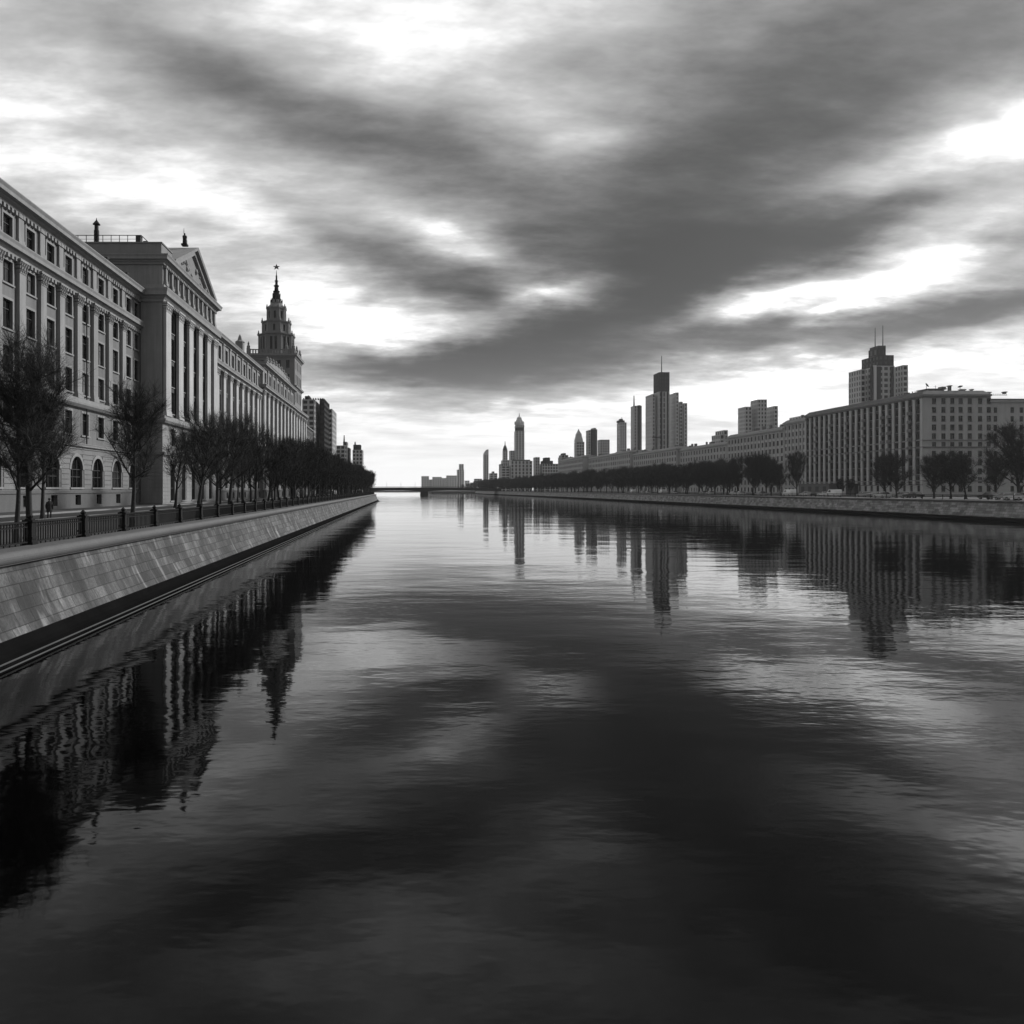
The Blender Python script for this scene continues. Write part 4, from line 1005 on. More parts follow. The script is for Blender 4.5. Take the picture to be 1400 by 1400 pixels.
def dish(px, py, Y, r, tilt):
    mb = MB(); x, z = PX(px, Y), PZ(py, Y); mb.tube((x, Y, TOP+1), (x, Y, z-.1), .07, .07, 5)
    o = MB(); o.lathe(0, 0, [(.02, 0), (r*.5, r*.09), (r*.85, r*.26), (r, r*.38)], 12, False)
    Mx = Matrix.Translation((x, Y, z)) @ Matrix.Rotation(R(tilt), 4, 'Y') @ Matrix.Rotation(R(20), 4, 'X'); n = len(mb.v)
    mb.v += [tuple(Mx @ Vector(v)) for v in o.v]; mb.f += [tuple(n+i for i in f) for f in o.f]; mb.m += o.m
    mb.build('satellite_dish', IRON, R1.root)
dish(1266.5, 527, 251, .8, 55); dish(1312.5, 527.5, 251, .75, 180); dish(1247, 537, 256, .5, 60)
mb = MB()      # antennas and rail lines
for px, pt in ((1251, 534), (1256, 540), (1279, 527), (1342, 540), (1200, 551), (1180, 560), (1165, 563), (1140, 566), (1125, 567), (1128, 570)):
    Yc = 251 if px > 1262 else 175000/(px-555)+2; x = PX(px, Yc); mb.tube((x, Yc, TOP+.8), (x, Yc, PZ(pt, Yc)), .07, .05, 4); mb.tube((x-.6, Yc, PZ(pt, Yc)-.4), (x+.6, Yc, PZ(pt, Yc)-.4), .04, .04, 4)
mb.box(PX(1356, 251), PX(1377, 251), 251, 251.1, PZ(540.5, 251), PZ(540, 251))
for k in range(8): mb.box(PX(1356+k*2.8, 251), PX(1356.3+k*2.8, 251), 251, 251.1, TOP+.8, PZ(540.2, 251))
mb.build('roof_aerials', IRON, R1.root)
mb = MB(); mb.box(GX-3.2, GX, 297.0, 320, RZ, 8.0); mb.box(GX-3.4, GX, 296.8, 320.2, 8.0, 8.4); mb.build('entrance_annex', RSTONE_D, R1.root)
for k in range(4):
    mb = MB(); mb.box(GX-3.26, GX-3.2, 299+k*5.5, 301.4+k*5.5, 4.4, 7.2); mb.build('door', FRAME, R1.root)
mb = MB(); mb.box(GX-1.5, GX+.5, 283, 288.5, RZ, 8.2); mb.build('porch', FRAME, R1.root)
R1.finish(RSTONE)

R0 = Building('plain_side_wing', 'plain lower wing with few windows continuing the corner block to the right edge', 'building', (GX+40, 252, RZ), RSTONE)
F0 = Fac(GX+endw, Y0+.6, 1, 0, 0, -1)
for i, z in enumerate(rows[:-1]+[35.0]):
    z0 = RZ if i == 0 else z-.75; z1 = (rows[i+1]-.75) if i < len(rows)-2 else (34.2 if i == len(rows)-2 else 36.2)
    if i == len(rows)-1: 
        R0.walls.quad(F0.p(0, 0, 34.2), F0.p(60, 0, 34.2), F0.p(60, 0, 36.2), F0.p(0, 0, 36.2)); continue
    R0.band(F0, 0, 60, z0, z1, [2.5, 8.2, 11.3, 14.5, 19, 23.5, 28, 33, 38, 43, 48, 53], 1.25, z, z+1.9, 'sill')
sweepR(R0, 'cornice', [(GX+endw-.0, Y0+.6), (GX+endw+60, Y0+.6)], cornice_prof(35.2, 36.2, .9))
mb = MB(); mb.box(GX+endw+.01, GX+endw+60, Y0+1.05, Y0+20, RZ-.1, 35.9); mb.build('inner_block', RSTONE_D, R0.root)
mb = MB(); mb.box(GX+endw, GX+endw+60, Y0+.2, Y0+20, 36.24, 36.7); mb.build('roof', ROOF, R0.root)
R0.finish(RSTONE)

def longblock(name, label, X, ya, yb, top, bay, ww, fl_, wh, m, endface=True, base=RZ):
    b = Building(name, label, 'building', (X+10, (ya+yb)/2, RZ), RSTONE)
    Fr = Fac(X, ya, 0, 1, -1, 0); L_ = yb-ya; n = int(L_/bay); cs = [L_*(k+.5)/n for k in range(n)]
    nf = int((top-1.2-base)/fl_); f_ = (top-1.2-base)/nf
    for i in range(nf):
        z = base+i*f_; b.band(Fr, 0, L_, z, z+f_, cs, ww, z+.8, z+.8+wh, 'sill')
    if endface: 
        Fe = Fac(X, ya, 1, 0, 0, -1); Fe.wall(b.walls, 0, 14, base, top-.5, [])
    mb = MB()
    for k in range(n+1): Fr.box(mb, max(0, L_*k/n-.35), min(L_, L_*k/n+.35), .01, .28, base+3.5, top-1.2)
    mb.build('pilasters', m, b.root)
    sweepR(b, 'cornice', [(X, yb), (X, ya), (X+14, ya)], cornice_prof(top-1.1, top, .9))
    mb = MB(); mb.box(X+.45, X+14, ya+.45, yb-.02, base-.1, top-.6); mb.build('inner_block', RSTONE_D, b.root)
    mb = MB(); mb.hexa([(X-.6, ya-.6, top+.06), (X+14, ya-.6, top+.06), (X+14, yb, top+.06), (X-.6, yb, top+.06), (X+1.5, ya+1, top+1.3), (X+12, ya+1, top+1.3), (X+12, yb, top+1.3), (X+1.5, yb, top+1.3)])
    random.seed(int(ya))
    mb.build('roof', ROOF_L, b.root)
    mb = MB()
    for k in range(int(L_/9)):
        y = ya+random.uniform(2, L_-3); h = random.uniform(.8, 2.4); x = X+random.uniform(1, 5); s_ = random.uniform(.3, 1.0); mb.box(x, x+s_*2, y, y+s_*2, top+.8, top+1+h)
    mb.build('chimneys', RSTONE_D, b.root)
    b.finish(m)
    return b
longblock('apartment_block', 'narrow taller section with close windows left of the corner apartment block', GX, 320.2, 338.5, 36.6, 2.9, 1.25, 3.0, 2.0, RSTONE, False)
longblock('apartment_block', 'stone apartment block with an even grid of windows behind a lone round tree', GX, 338.8, 398, 34.2, 3.6, 1.7, 3.5, 2.3, RSTONE)
longblock('apartment_block', 'long low stone terrace stretching left from the gridded block', GX+1, 398.4, 470, 31.2, 4.2, 1.7, 3.7, 2.3, RSTONE)
longblock('apartment_block', 'distant terrace with dense vertical window strips below the tallest skyscraper', GX-1, 470.5, 560, 32.5, 4.6, 1.9, 3.8, 2.5, RSTONE)
longblock('apartment_block', 'hazy distant terrace below the narrow office towers', GX-3, 561, 690, 35.0, 5.2, 2.2, 4.2, 2.7, RSTONE)
longblock('apartment_block', 'faint far terrace below the pyramid-roofed tower', GX-8, 691, 800, 37.0, 5.2, 2.2, 4.2, 2.7, RSTONE)
t = tower('stepped_block', 'hazy block with a small stepped roof house among the far terraces', 830, [(763, 779, 625, None, T_WALL), (764, 777, 622, None, T_WALL), (767, 773, 619.5, None, T_DARK)], 'building', d=14)
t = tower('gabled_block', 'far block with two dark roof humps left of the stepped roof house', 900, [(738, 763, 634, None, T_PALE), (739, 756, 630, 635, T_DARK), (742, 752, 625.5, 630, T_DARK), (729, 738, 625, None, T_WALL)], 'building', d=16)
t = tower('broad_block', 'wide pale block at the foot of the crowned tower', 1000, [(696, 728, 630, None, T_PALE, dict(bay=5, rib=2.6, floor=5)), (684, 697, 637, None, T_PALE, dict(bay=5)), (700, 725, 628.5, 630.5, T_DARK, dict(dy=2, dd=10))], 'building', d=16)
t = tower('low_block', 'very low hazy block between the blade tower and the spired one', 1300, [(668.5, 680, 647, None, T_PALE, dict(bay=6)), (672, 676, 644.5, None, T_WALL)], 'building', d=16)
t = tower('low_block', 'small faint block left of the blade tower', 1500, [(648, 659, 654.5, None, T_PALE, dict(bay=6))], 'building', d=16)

# ------------------------------------------------------------------ bridge
BR = tag(empty('road_bridge', (20, 800, 0)), 'flat dark road bridge on a broad pier crossing the river in the distance', 'bridge')
YB_ = 800.0
mb = MB(); n = 24; xa, xb = -95.0, 104.0
for k in range(n):
    x0 = xa+(xb-xa)*k/n; x1 = xa+(xb-xa)*(k+1)/n
    def top(x): return 7.1+.9*math.sin(math.pi*(x-xa)/(xb-xa))
    def bot(x):
        d = min(abs(x-20), abs(x+44)); return top(x)-3.0-1.6*max(0, 1-d/26.0)**1.6
    mb.hexa([(x0, YB_, bot(x0)), (x1, YB_, bot(x1)), (x1, YB_+18, bot(x1)), (x0, YB_+18, bot(x0)), (x0, YB_, top(x0)), (x1, YB_, top(x1)), (x1, YB_+18, top(x1)), (x0, YB_+18, top(x0))])
mb.build('deck', CONC, BR)
for x in (20, -44):
    mb = MB(); mb.box(x-4, x+4, YB_+1, YB_+17, -1, 4.3); mb.box(x-4.5, x+4.5, YB_+.4, YB_+17.6, -1, 1.0); mb.build('pier', CONC, BR)
mb = MB()
for k in range(n*4):
    x0 = xa+(xb-xa)*k/(n*4); x1 = xa+(xb-xa)*(k+1)/(n*4)
    for y in (YB_+.3, YB_+17.5):
        mb.hexa([(x0, y, top(x0)+1.0), (x1, y, top(x1)+1.0), (x1, y+.15, top(x1)+1.0), (x0, y+.15, top(x0)+1.0), (x0, y, top(x0)+1.15), (x1, y, top(x1)+1.15), (x1, y+.15, top(x1)+1.15), (x0, y+.15, top(x0)+1.15)])
        mb.box(x0, x0+.2, y, y+.15, top(x0)-.1, top(x0)+1.0); mb.box(x0+1, x0+1.12, y, y+.15, top(x0)-.1, top(x0)+1.0)
mb.build('parapet', IRON, BR)
lm = MB(); lm.tube((0, 0, 0), (0, 0, 5.4), .12, .08, 5); lm.tube((0, 0, 5.4), (0, 1.6, 5.9), .06, .05, 4); lm.box(-.12, .12, 1.3, 2.1, 5.82, 5.98); lme = lm.mesh('lamp_post', IRON)
for k in range(12):
    x = xa+12+k*15.5; link_mesh('lamp_post', lme, BR, (x-20, .6, top(x)-.1))

# ------------------------------------------------------------------ bare trees
def tree_meshes(seed, H, rad, ntw, tw, trunk_r, clear=.30, twl=.9, seg=(3,)):
    rnd = random.Random(seed); T = MB(); Cm = MB()
    G = rnd.gauss
    def inside(p, k=1.0):
        zc = H*(clear+.04+(1-clear)*.5); hz_ = H*(1-clear)*.52
        dz = (p.z-zc)/hz_
        rr_ = rad*(1.0 if dz > 0 else 1.0-.25*dz*dz)
        return (p.x/rr_)**2+(p.y/rr_)**2+dz*dz < k
    def stick(m, pts, r0, r1, sides):
        n = len(pts)-1
        for i in range(n):
            a = r0+(r1-r0)*i/n; b_ = r0+(r1-r0)*(i+1)/n; m.tube(pts[i], pts[i+1], a, b_, sides)
    # trunk with a slight bend, root flare
    p = Vector((0, 0, -.2)); pts = [p.copy()]; lean = Vector((G(0, .02), G(0, .02), 0))
    steps = 9; L_ = H*.80/steps
    for i in range(steps):
        lean += Vector((G(0, .035), G(0, .035), 0)); d = Vector((lean.x, lean.y, 1)).normalized(); p = p+d*L_; pts.append(p.copy())
    for i in range(steps):
        f0 = 1-(i/steps)**1.1*.86; f1 = 1-((i+1)/steps)**1.1*.86
        T.tube(pts[i], pts[i+1], trunk_r*f0*(1.45 if i == 0 else 1), trunk_r*f1, 8)
    def at(t):
        x = t*steps; i = min(steps-1, int(x)); return pts[i].lerp(pts[i+1], x-i)
    twigs_from = []
    nl = 15
    for k in range(nl):
        t = (clear/.8)+(1-clear/.8)*(k+rnd.random()*.6)/nl; t = min(.97, t)
        s = at(t); az = k*2.4+rnd.uniform(-.4, .4); up = rnd.uniform(.45, .95)+t*.75
        d = Vector((math.cos(az), math.sin(az), up)).normalized(); ll = rad*(1.5-.5*t)*rnd.uniform(.7, 1.25); q = [s.copy()]; pp = s.copy()
        for j in range(6):
            d = (d+Vector((G(0, .12), G(0, .12), .05+G(0, .07)))).normalized(); pp = pp+d*ll/6
            if not inside(pp, rnd.uniform(.85, 1.2)) and j > 2: break
            q.append(pp.copy())
        r0 = trunk_r*(.48-.25*t); stick(T, q, r0, r0*.25, 5)
        for j in range(1, len(q)):
            nb = 3 if j > 1 else 1
            for e in range(nb):
                s2 = q[j-1].lerp(q[j], rnd.random()); d2 = (d*.55+Vector((G(0, .6), G(0, .6), .35+G(0, .3)))).normalized(); l2 = rad*rnd.uniform(.28, .55); q2 = [s2.copy()]; p2 = s2.copy()
                for u in range(4):
                    d2 = (d2+Vector((G(0, .17), G(0, .17), .07+G(0, .1)))).normalized(); p2 = p2+d2*l2/4
                    if not inside(p2, rnd.uniform(.85, 1.3)): break
                    q2.append(p2.copy())
                if len(q2) > 1:
                    stick(Cm, q2, r0*.28, tw*.9, 3); twigs_from.append((q2, d2))
    nper = max(1, ntw//max(1, len(twigs_from)))
    V, Fc = Cm.v, Cm.f
    for (q2, d2) in twigs_from:
        for e in range(nper):
            i = rnd.randrange(len(q2)-1) ; s = q2[i].lerp(q2[i+1], rnd.random())
            d = Vector((d2.x*.55+G(0, .5), d2.y*.55+G(0, .5), d2.z*.5+.22+G(0, .42))).normalized()
            l = twl*rnd.uniform(.45, 1.15)*rad/2.2
            m_ = s+d*(l*.5)+Vector((G(0, .05), G(0, .05), G(0, .04))); ee = m_+(d+Vector((G(0, .3), G(0, .3), .15+G(0, .2)))).normalized()*l*.5
            if not inside(m_, rnd.uniform(.8, 1.55)): continue
            sd_ = d.cross(Vector((rnd.random()-.5, rnd.random()-.5, rnd.random()-.5))).normalized()*(tw*.5)
            n = len(V); V.extend([tuple(s-sd_), tuple(s+sd_), tuple(m_+sd_*.7), tuple(m_-sd_*.7), tuple(ee)]); Fc.append((n, n+1, n+2, n+3)); Fc.append((n+3, n+2, n+4)); Cm.m += [0, 0]
            # side shoot
            if rnd.random() < .7:
                e2 = m_+(d+Vector((G(0, .6), G(0, .6), G(0, .5)))).normalized()*l*.45; n = len(V); V.extend([tuple(m_-sd_*.6), tuple(m_+sd_*.6), tuple(e2)]); Fc.append((n, n+1, n+2)); Cm.m.append(0)
    return T, Cm
def make_tree(seed, H, rad, ntw, tw, tr, clear, far=False, twl=.9):
    T, Cm = tree_meshes(seed, H, rad, ntw, tw, tr, clear, twl)
    return T.mesh('trunk', BARK, True), Cm.mesh('crown', TWIG_F if far else TWIG)
def place_tree(name, ms, x, y, z, rz, sc, label, group, scz=None):
    o = tag(empty(name, (x, y, z), rz), label, 'tree', group)
    s = (sc, sc, scz or sc)
    o.scale = s
    link_mesh('trunk', ms[0], o); link_mesh('crown', ms[1], o)
    return o
near = [make_tree(11, 9.9, 2.85, 9500, .012, .17, .25, False, 1.0), make_tree(23, 9.6, 2.3, 8000, .013, .16, .28, False, 1.0), make_tree(37, 9.4, 3.0, 4200, .016, .20, .28)]
farm = [make_tree(50+i, 10.6, 4.0, 6500, .034, .24, .13+.02*(i % 3), True, .85) for i in range(4)]
midm = [make_tree(70+i, 10.0, 3.2, 2700, .024, .19, .24, True, .95) for i in range(3)]
GL = 'bare trees along the left quay'
place_tree('bare_tree', near[0], -17.6, 34.2, LZ, .3, 1.0, 'large bare tree behind the railing, nearest the camera at the left edge', GL)
place_tree('bare_tree', near[1], -17.6, 33.0, LZ, 2.0, .80, 'slim bare tree leaning close beside the nearest large one', GL)
place_tree('bare_tree', near[1], -17.4, 46.4, LZ, 1.2, 1.0, 'bare tree behind the railing in front of the palace corner', GL)
place_tree('bare_tree', near[2], -17.4, 61.0, LZ, 2.2, .93, 'forked bare tree in front of the pavilion, third along the left railing', GL)
place_tree('bare_tree', near[0], -30.8, 62.0, LZ, 4.2, 1.0, 'bare tree at the kerb beside the standing person', GL)
random.seed(8); SH = 'bare tree merging into the dense receding row on the left quay'
y = 67.5; k = 0
while y < 372:
    ms = near[2] if y < 80 else midm[k % 3]; s_ = (random.uniform(.90, 1.08))*(1.0 if y < 110 else 1.06)
    ORD = ('fourth', 'fifth', 'sixth', 'seventh', 'eighth', 'ninth', 'tenth', 'eleventh', 'twelfth')
    place_tree('bare_tree', ms, -17.6+random.uniform(-.3, .2), y, LZ, random.uniform(0, 6.28), s_, (ORD[k]+' bare tree along the left railing, counted from the left edge') if k < len(ORD) else SH, GL)
    y += 6.2 if y < 90 else random.uniform(6.6, 8.6); k += 1
y = 98.0; k = 0
while y < 392:
    place_tree('bare_tree', midm[(k+1) % 3] if y < 180 else farm[k % 4], -30.6+random.uniform(-.8, .5)+(2 if y > 150 else 0), y, LZ, random.uniform(0, 6.28), random.uniform(.85, 1.1), 'bare tree in the back row between road and promenade on the left bank', 'bare trees along the left road kerb')
    y += random.uniform(9.5, 12.5); k += 1
y = 150.0; k = 0
while y < 398:
    place_tree('bare_tree', farm[k % 4], -23.0+random.uniform(-1.5, 1), y, LZ, random.uniform(0, 6.28), random.uniform(.92, 1.18), 'bare tree in the middle of the dense left quay mass', 'bare trees filling the left promenade')
    y += random.uniform(9, 12); k += 1
for (x, yy, s_) in ((-20, 378, 1.05), (-27, 386, 1.1), (-36, 390, 1.1), (-45, 396, 1.1)):
    place_tree('bare_tree', farm[k % 4], x, yy, LZ, k, s_, 'bare tree rounding off the far end of the left tree row', 'bare trees at the left river bend'); k += 1

GR = 'bare trees along the right quay'
def rt(px, X, H_, wpx, i, label, Yo=None, name='bare_tree'):
    Y = X*1000/(px-VX); base = RZ; zt = H_
    s_ = (wpx*Y/1000)/8.0; sz = (PZ(H_, Y)-base)/10.6
    return place_tree(name, farm[i % 4], X, Y, base, i*1.3, s_, label, GR, sz)
rt(1394, 118, 584, 84, 0, 'biggest bare tree on the right bank, cut by the right edge')
rt(1362, 128, 628, 34, 2, 'small bare tree just left of the biggest right edge tree')
rt(1321, 119, 622, 44, 1, 'rightmost round-crowned tree of the trio before the corner block')
rt(1300, 119, 620, 46, 2, 'middle round-crowned tree of the trio before the corner block')
rt(1277, 119, 622, 44, 3, 'leftmost round-crowned tree of the trio before the corner block')
rt(1226, 119, 623, 40, 0, 'right half of the twin dark trees beside the white car')
rt(1212, 121, 624, 38, 1, 'left half of the twin dark trees beside the white car')
rt(1089.5, 119, 620, 30, 2, 'lone upright bare tree before the narrow taller block section')
rt(1067, 121, 636, 24, 1, 'short bare tree left of the lone upright one')
rt(1151, 160, 655, 14, 1, 'small bushy tree at the foot of the corner block, right of the annex')
rt(1163, 160, 656, 14, 2, 'second small bushy tree at the foot of the corner block, farther right')
random.seed(12); nfront = 0; k = 0
def bankx(Y):
    if Y <= 450: return 110
    t = min(1, (Y-450)/550.0); return 110-16*t*t*(3-2*t)
Y = 119*1000/(1050-555.0)
while Y < 1000:
    for row, off in ((0, 8.5), (1, 15.5)):
        if row == 1 and random.random() < .25: continue
        X = bankx(Y)+off+random.uniform(-1, 1)
        hh = random.uniform(1.08, 1.32)*(1.0 if Y < 400 else 1.05); ww_ = random.uniform(.98, 1.2)*(1.0+.25*min(1, (Y-240)/400.0))
        OR2 = ('first', 'second', 'third', 'fourth', 'fifth', 'sixth')
        lab = 'bare tree merging into the dark tree line on the right quay'
        if row == 0 and nfront < 6: lab = OR2[nfront]+' front tree of the dark tree line, counted leftwards from the lone upright tree'
        if row == 0: nfront += 1
        place_tree('bare_tree', farm[k % 4], X, Y+row*3, RZ, random.uniform(0, 6.28), ww_, lab, 'bare trees in the right tree line', hh); k += 1
    Y += random.uniform(7.5, 10.5)*(1+(Y-240)/900.0)
for k, (px, Y, s_) in enumerate(((645, 1250, 1.2), (650, 1230, 1.4), (656, 1210, 1.5), (661, 1190, 1.6), (639, 1400, 1.2), (632, 1500, 1.2))):
    place_tree('bare_tree', farm[k % 4], PX(px, Y), Y, 2.2 if Y > 1300 else 3, k, s_*1.1, 'faint hazy tree beyond the bridge at the river bend', 'faint trees past the bridge')
mb = MB(); mb.box(40, 900, 1150, 1690, -.5, 3.0); tag(mb.build('bend_ground', GROUND), kind='structure')

# ------------------------------------------------------------------ parked cars, right quay
def paint(name, v):
    m = bpy.data.materials.new(name); m.use_nodes = True; b = m.node_tree.nodes['Principled BSDF']; t = m.node_tree
    g = N(t, 'ShaderNodeNewGeometry'); n = N(t, 'ShaderNodeTexNoise'); n.inputs['Scale'].default_value = 3; t.links.new(g.outputs['Position'], n.inputs['Vector'])
    val = M_(t, 'MULTIPLY_ADD', n.outputs['Fac'], v*.2, v*.9); c = N(t, 'ShaderNodeCombineColor'); [t.links.new(val, c.inputs[i]) for i in range(3)]
    t.links.new(c.outputs[0], b.inputs['Base Color']); b.inputs['Roughness'].default_value = .3; b.inputs['Coat Weight'].default_value = .5; return m
PW, PG, PB = paint('white_car_paint', .8), paint('silver_car_paint', .45), paint('dark_car_paint', .03)
RUB = mat('rubber', .02, .9); CHR = mat('wheel_rim', .4, .3, .1); LAMP = mat('lamp_glass', .6, .1, .1)
def car_meshes(pm_, van=False):
    b = MB(); W = .88
    if van: prof = [(-2.35, .35), (-2.35, 1.9), (-2.2, 2.05), (1.1, 2.05), (1.75, 1.25), (2.3, 1.05), (2.4, .35)]
    else: prof = [(-2.2, .35), (-2.25, .95), (-1.75, 1.02), (1.05, .98), (2.1, .82), (2.25, .6), (2.2, .35)]
    n = len(prof)
    for i in range(n):
        (a0, z0), (a1, z1) = prof[i], prof[(i+1) % n]; b.quad((-W, a0, z0), (W, a0, z0), (W, a1, z1), (-W, a1, z1))
    b.poly([(-W, a, z) for a, z in prof]); b.poly([(W, a, z) for a, z in prof])
    g = MB()
    if not van:
        cb = [(-1.75, 1.0), (-1.2, 1.42), (.25, 1.45), (1.05, .98)]; w1 = .70
        b.quad((-w1, cb[1][0], cb[1][1]), (w1, cb[1][0], cb[1][1]), (w1, cb[2][0], cb[2][1]), (-w1, cb[2][0], cb[2][1]))
        for a in (0, 2): g.quad((-W+.04, cb[a][0], cb[a][1]), (W-.04, cb[a][0], cb[a][1]), (w1, cb[a+1][0], cb[a+1][1]), (-w1, cb[a+1][0], cb[a+1][1])) if a == 0 else g.quad((-w1, cb[2][0], cb[2][1]), (w1, cb[2][0], cb[2][1]), (W-.04, cb[3][0], cb[3][1]), (-W+.04, cb[3][0], cb[3][1]))
        for s in (-1, 1):
            g.poly([(s*(W-.04), cb[0][0], cb[0][1]), (s*w1, cb[1][0], cb[1][1]-.02), (s*w1, cb[2][0], cb[2][1]-.02), (s*(W-.04), cb[3][0], cb[3][1])])
            b.hexa([(s*.80-.03, -.38, 1.0), (s*.80+.05, -.38, 1.0), (s*.80+.05, -.28, 1.0), (s*.80-.03, -.28, 1.0), (s*w1-.03, -.38, 1.44), (s*w1+.05, -.38, 1.44), (s*w1+.05, -.28, 1.44), (s*w1-.03, -.28, 1.44)])
    else:
        for s in (-1, 1): g.quad((s*(W+.005), .1, 1.3), (s*(W+.005), 1.3, 1.3), (s*(W+.005), .98, 1.85), (s*(W+.005), .1, 1.85))
        g.quad((-.8, 1.16, 2.0), (.8, 1.16, 2.0), (.8, 1.76, 1.28), (-.8, 1.76, 1.28))
    wh = MB(); K = 14
    for (r_, x_) in ((.33, .11), (.33, -.11)): wh.poly([(x_, r_*math.cos(2*math.pi*k/K), r_*math.sin(2*math.pi*k/K)) for k in range(K)])
    for k in range(K):
        a, c = 2*math.pi*k/K, 2*math.pi*(k+1)/K; wh.quad((.11, .33*math.cos(a), .33*math.sin(a)), (.11, .33*math.cos(c), .33*math.sin(c)), (-.11, .33*math.cos(c), .33*math.sin(c)), (-.11, .33*math.cos(a), .33*math.sin(a)))
    wh.mi = 1
    for x_ in (.115, -.115): wh.poly([(x_, .2*math.cos(2*math.pi*k/K), .2*math.sin(2*math.pi*k/K)) for k in range(K)])
    hl = MB(); hl.box(-.14, .14, -.04, .04, -.07, .07)
    return b.mesh('body', pm_), g.mesh('window_glass', GLASS), wh.mesh('wheel', [RUB, CHR]), hl.mesh('headlight', LAMP)
CM = {k: car_meshes(p, v) for k, p, v in (('w', PW, False), ('g', PG, False), ('b', PB, False), ('v', PW, True))}
def car(kind, x, y, z, label, rz=0.0, name=None):
    o = tag(empty(name or ('parked_van' if kind == 'v' else 'parked_car'), (x, y, z), rz), label, 'van' if kind == 'v' else 'car', 'vehicles parked along the right quay')
    b, g, wh, hl = CM[kind]
    link_mesh('body', b, o); link_mesh('window_glass', g, o)
    for sx in (-.80, .80):
        for sy in (-1.4, 1.4): link_mesh('wheel', wh, o, (sx, sy, .33))
        link_mesh('headlight', hl, o, (sx*.8, 2.22 if kind != 'v' else 2.38, .7))
def carpx(kind, px, label, X=116.0, rz=0.0): Y = X*1000/(px-VX); car(kind, X, Y, RZ, label, rz)
carpx('w', 1391, 'white car partly behind the biggest right edge tree')
carpx('g', 1376, 'silver car parked left of the white car at the right edge', 118)
carpx('b', 1353, 'dark car parked between the trio of round trees and the right edge', 121)
carpx('b', 1250, 'dark car parked just right of the twin dark trees', 122)
carpx('w', 1206, 'white car parked directly left of the twin dark trees')
carpx('g', 1234, 'silver car seen behind the twin dark tree trunks', 123)
carpx('g', 1182, 'silver car parked between the corner block shrubs and white car', 122)
carpx('v', 1140, 'white van parked at the foot of the corner block annex', 122)
carpx('w', 1127, 'white car parked left of the van by the annex', 122)
carpx('b', 1115, 'dark car parked second left of the van by the annex', 122)
carpx('w', 1102, 'white car parked just right of the lone upright tree', 121)
carpx('v', 1079, 'white van parked beside the lone upright tree trunk', 116)
for px, kd, lab in ((1040, 'g', 'grey car under the trees below the broad stepped apartment tower'), (1012, 'w', 'white car under the trees at the right end of the gridded block'), (1004, 'w', 'white car directly left of the one under the gridded block'),
    (971, 'w', 'tiny white car under trees just left of the small stepped roof block'), (961, 'g', 'tiny grey car in the gap of the right tree line'), (922, 'w', 'tiny white car below the right wing of the tallest skyscraper'),
    (905, 'v', 'tiny white van below the antenna of the tallest skyscraper'), (886, 'w', 'tiny white car below the left wing of the tallest skyscraper'), (879, 'w', 'tiny white car just right of the dark office tower, on the quay'),
    (865, 'v', 'leftmost tiny white van, on the quay below the dark office tower'), (858, 'w', 'leftmost tiny white car under the right tree line')):
    carpx(kd, px, lab, 117)

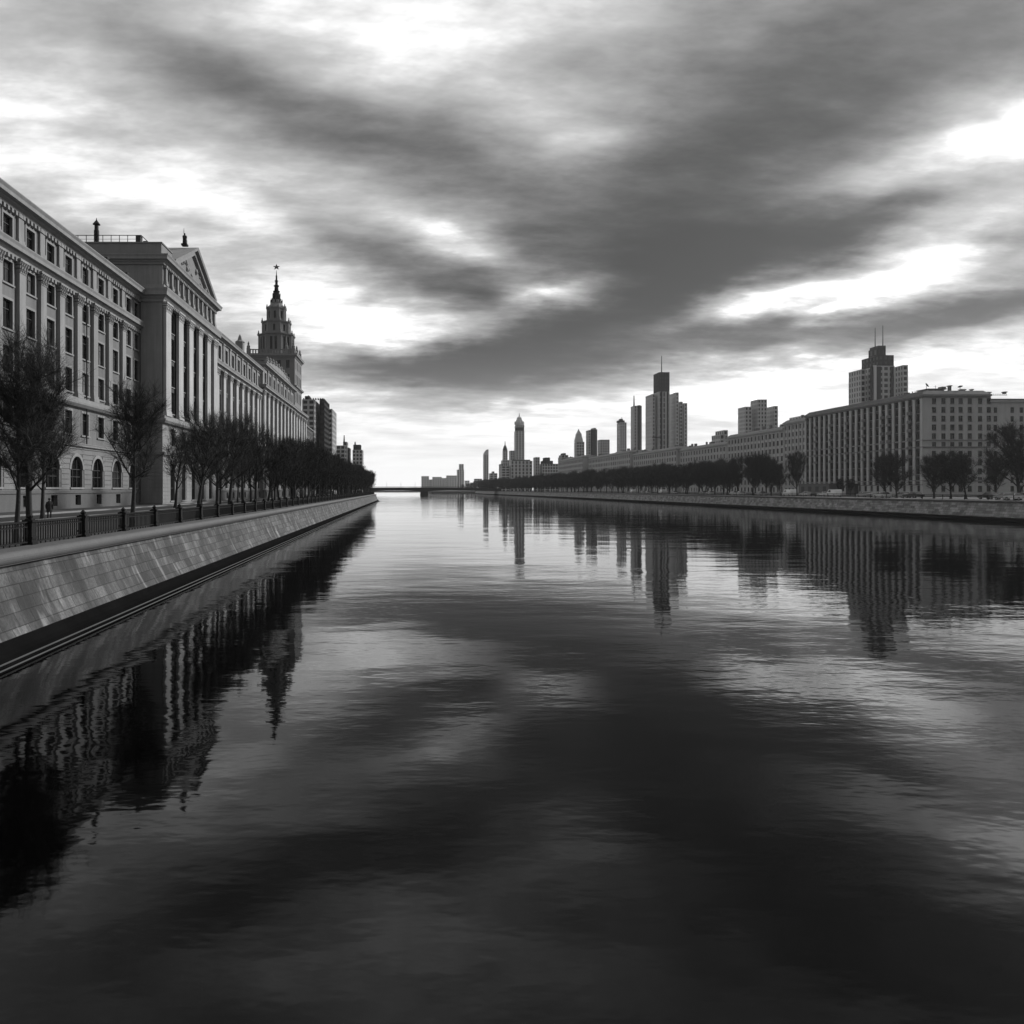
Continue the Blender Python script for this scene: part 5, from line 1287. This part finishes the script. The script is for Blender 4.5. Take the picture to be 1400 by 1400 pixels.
# ------------------------------------------------------------------ person on the left pavement
COAT = mat('dark_coat', .03, .9, .2, 4); TROU = mat('dark_trousers', .025, .9, .2, 4); SKIN = mat('skin', .35, .6, .1, 4); HAIR = mat('dark_hair', .02, .7)
def person(x, y, z, rz, label):
    root = tag(empty('person', (x, y, z), rz), label, 'person')
    me = bpy.data.meshes.new('body'); H = 1.8
    vs = [(0,0,.95),(0,.01,1.15),(0,.01,1.38),(0,.0,1.50),(0,-.01,1.56),(0,-.015,1.66),(0,-.01,1.76),
          (-.10,0,.90),(-.11,-.02,.50),(-.11,.03,.10),(-.11,-.12,.04),
          (.10,0,.90),(.12,-.05,.50),(.13,.06,.10),(.13,-.09,.04),
          (-.19,.0,1.42),(-.25,.02,1.14),(-.24,-.05,.90),(-.235,-.08,.80),
          (.19,.0,1.42),(.25,.02,1.14),(.24,-.05,.90),(.235,-.08,.80)]
    ed = [(0,1),(1,2),(2,3),(3,4),(4,5),(5,6),(0,7),(7,8),(8,9),(9,10),(0,11),(11,12),(12,13),(13,14),(3,15),(15,16),(16,17),(17,18),(3,19),(19,20),(20,21),(21,22)]
    ra = [(.15,.11),(.145,.10),(.16,.11),(.11,.08),(.055,.055),(.085,.10),(.075,.085),(.10,.10),(.07,.07),(.05,.05),(.045,.035),(.10,.10),(.07,.07),(.05,.05),(.045,.035),(.065,.065),(.05,.05),(.035,.035),(.04,.025),(.065,.065),(.05,.05),(.035,.035),(.04,.025)]
    me.from_pydata(vs, ed, []); o = bpy.data.objects.new('body', me); col.objects.link(o); o.parent = root
    sk = o.modifiers.new('skin', 'SKIN'); 
    if not me.skin_vertices: 
        bpy.context.view_layer.objects.active = o
    for i, d in enumerate(me.skin_vertices[0].data): d.radius = ra[i]; d.use_root = (i == 0)
    ss = o.modifiers.new('sub', 'SUBSURF'); ss.levels = 1; ss.render_levels = 2
    me.materials.append(TROU)
    mb = MB()
    mb.lathe(0, 0, [(.26, .62), (.24, .80), (.20, 1.02), (.215, 1.25), (.20, 1.40), (.12, 1.50), (.07, 1.54)], 14, False)
    for s in (-1, 1): mb.tube((s*.17, 0, 1.44), (s*.262, .02, 1.14), .085, .075, 8, True); mb.tube((s*.262, .02, 1.14), (s*.245, -.06, .86), .075, .055, 8, True)
    c = mb.build('coat', COAT, root, smooth=True, rel=False)
    mb = MB(); mb.lathe(0, -.013, [(.03, 1.55), (.075, 1.60), (.092, 1.68), (.085, 1.75), (.04, 1.80)], 12); 
    mb.tube((0, -.10, 1.67), (0, -.125, 1.655), .018, .012, 5, True)
    mb.build('head', SKIN, root, smooth=True, rel=False)
    mb = MB(); mb.lathe(0, .012, [(.100, 1.66), (.104, 1.72), (.092, 1.79), (.04, 1.83)], 12); mb.build('hair', HAIR, root, smooth=True, rel=False)
person(-31.15, 63.9, LZ+.02-.15, R(200), 'person in a dark coat standing at the kerb by the left road tree')

# ------------------------------------------------------------------ haze: air between the camera and the far skyline
def haze():
    mb = MB(); mb.box(-2900, 2900, -350, 3100, -2.0, 165)
    m = bpy.data.materials.new('haze_air'); m.use_nodes = True; t = m.node_tree; t.nodes.clear()
    v = N(t, 'ShaderNodeVolumePrincipled'); v.inputs['Color'].default_value = (.92, .92, .92, 1); v.inputs['Density'].default_value = HAZE_D; v.inputs['Anisotropy'].default_value = .55
    o = N(t, 'ShaderNodeOutputMaterial'); t.links.new(v.outputs[0], o.inputs['Volume'])
    tag(mb.build('haze', m), kind='stuff')
HAZE_D = 0.000058
haze()
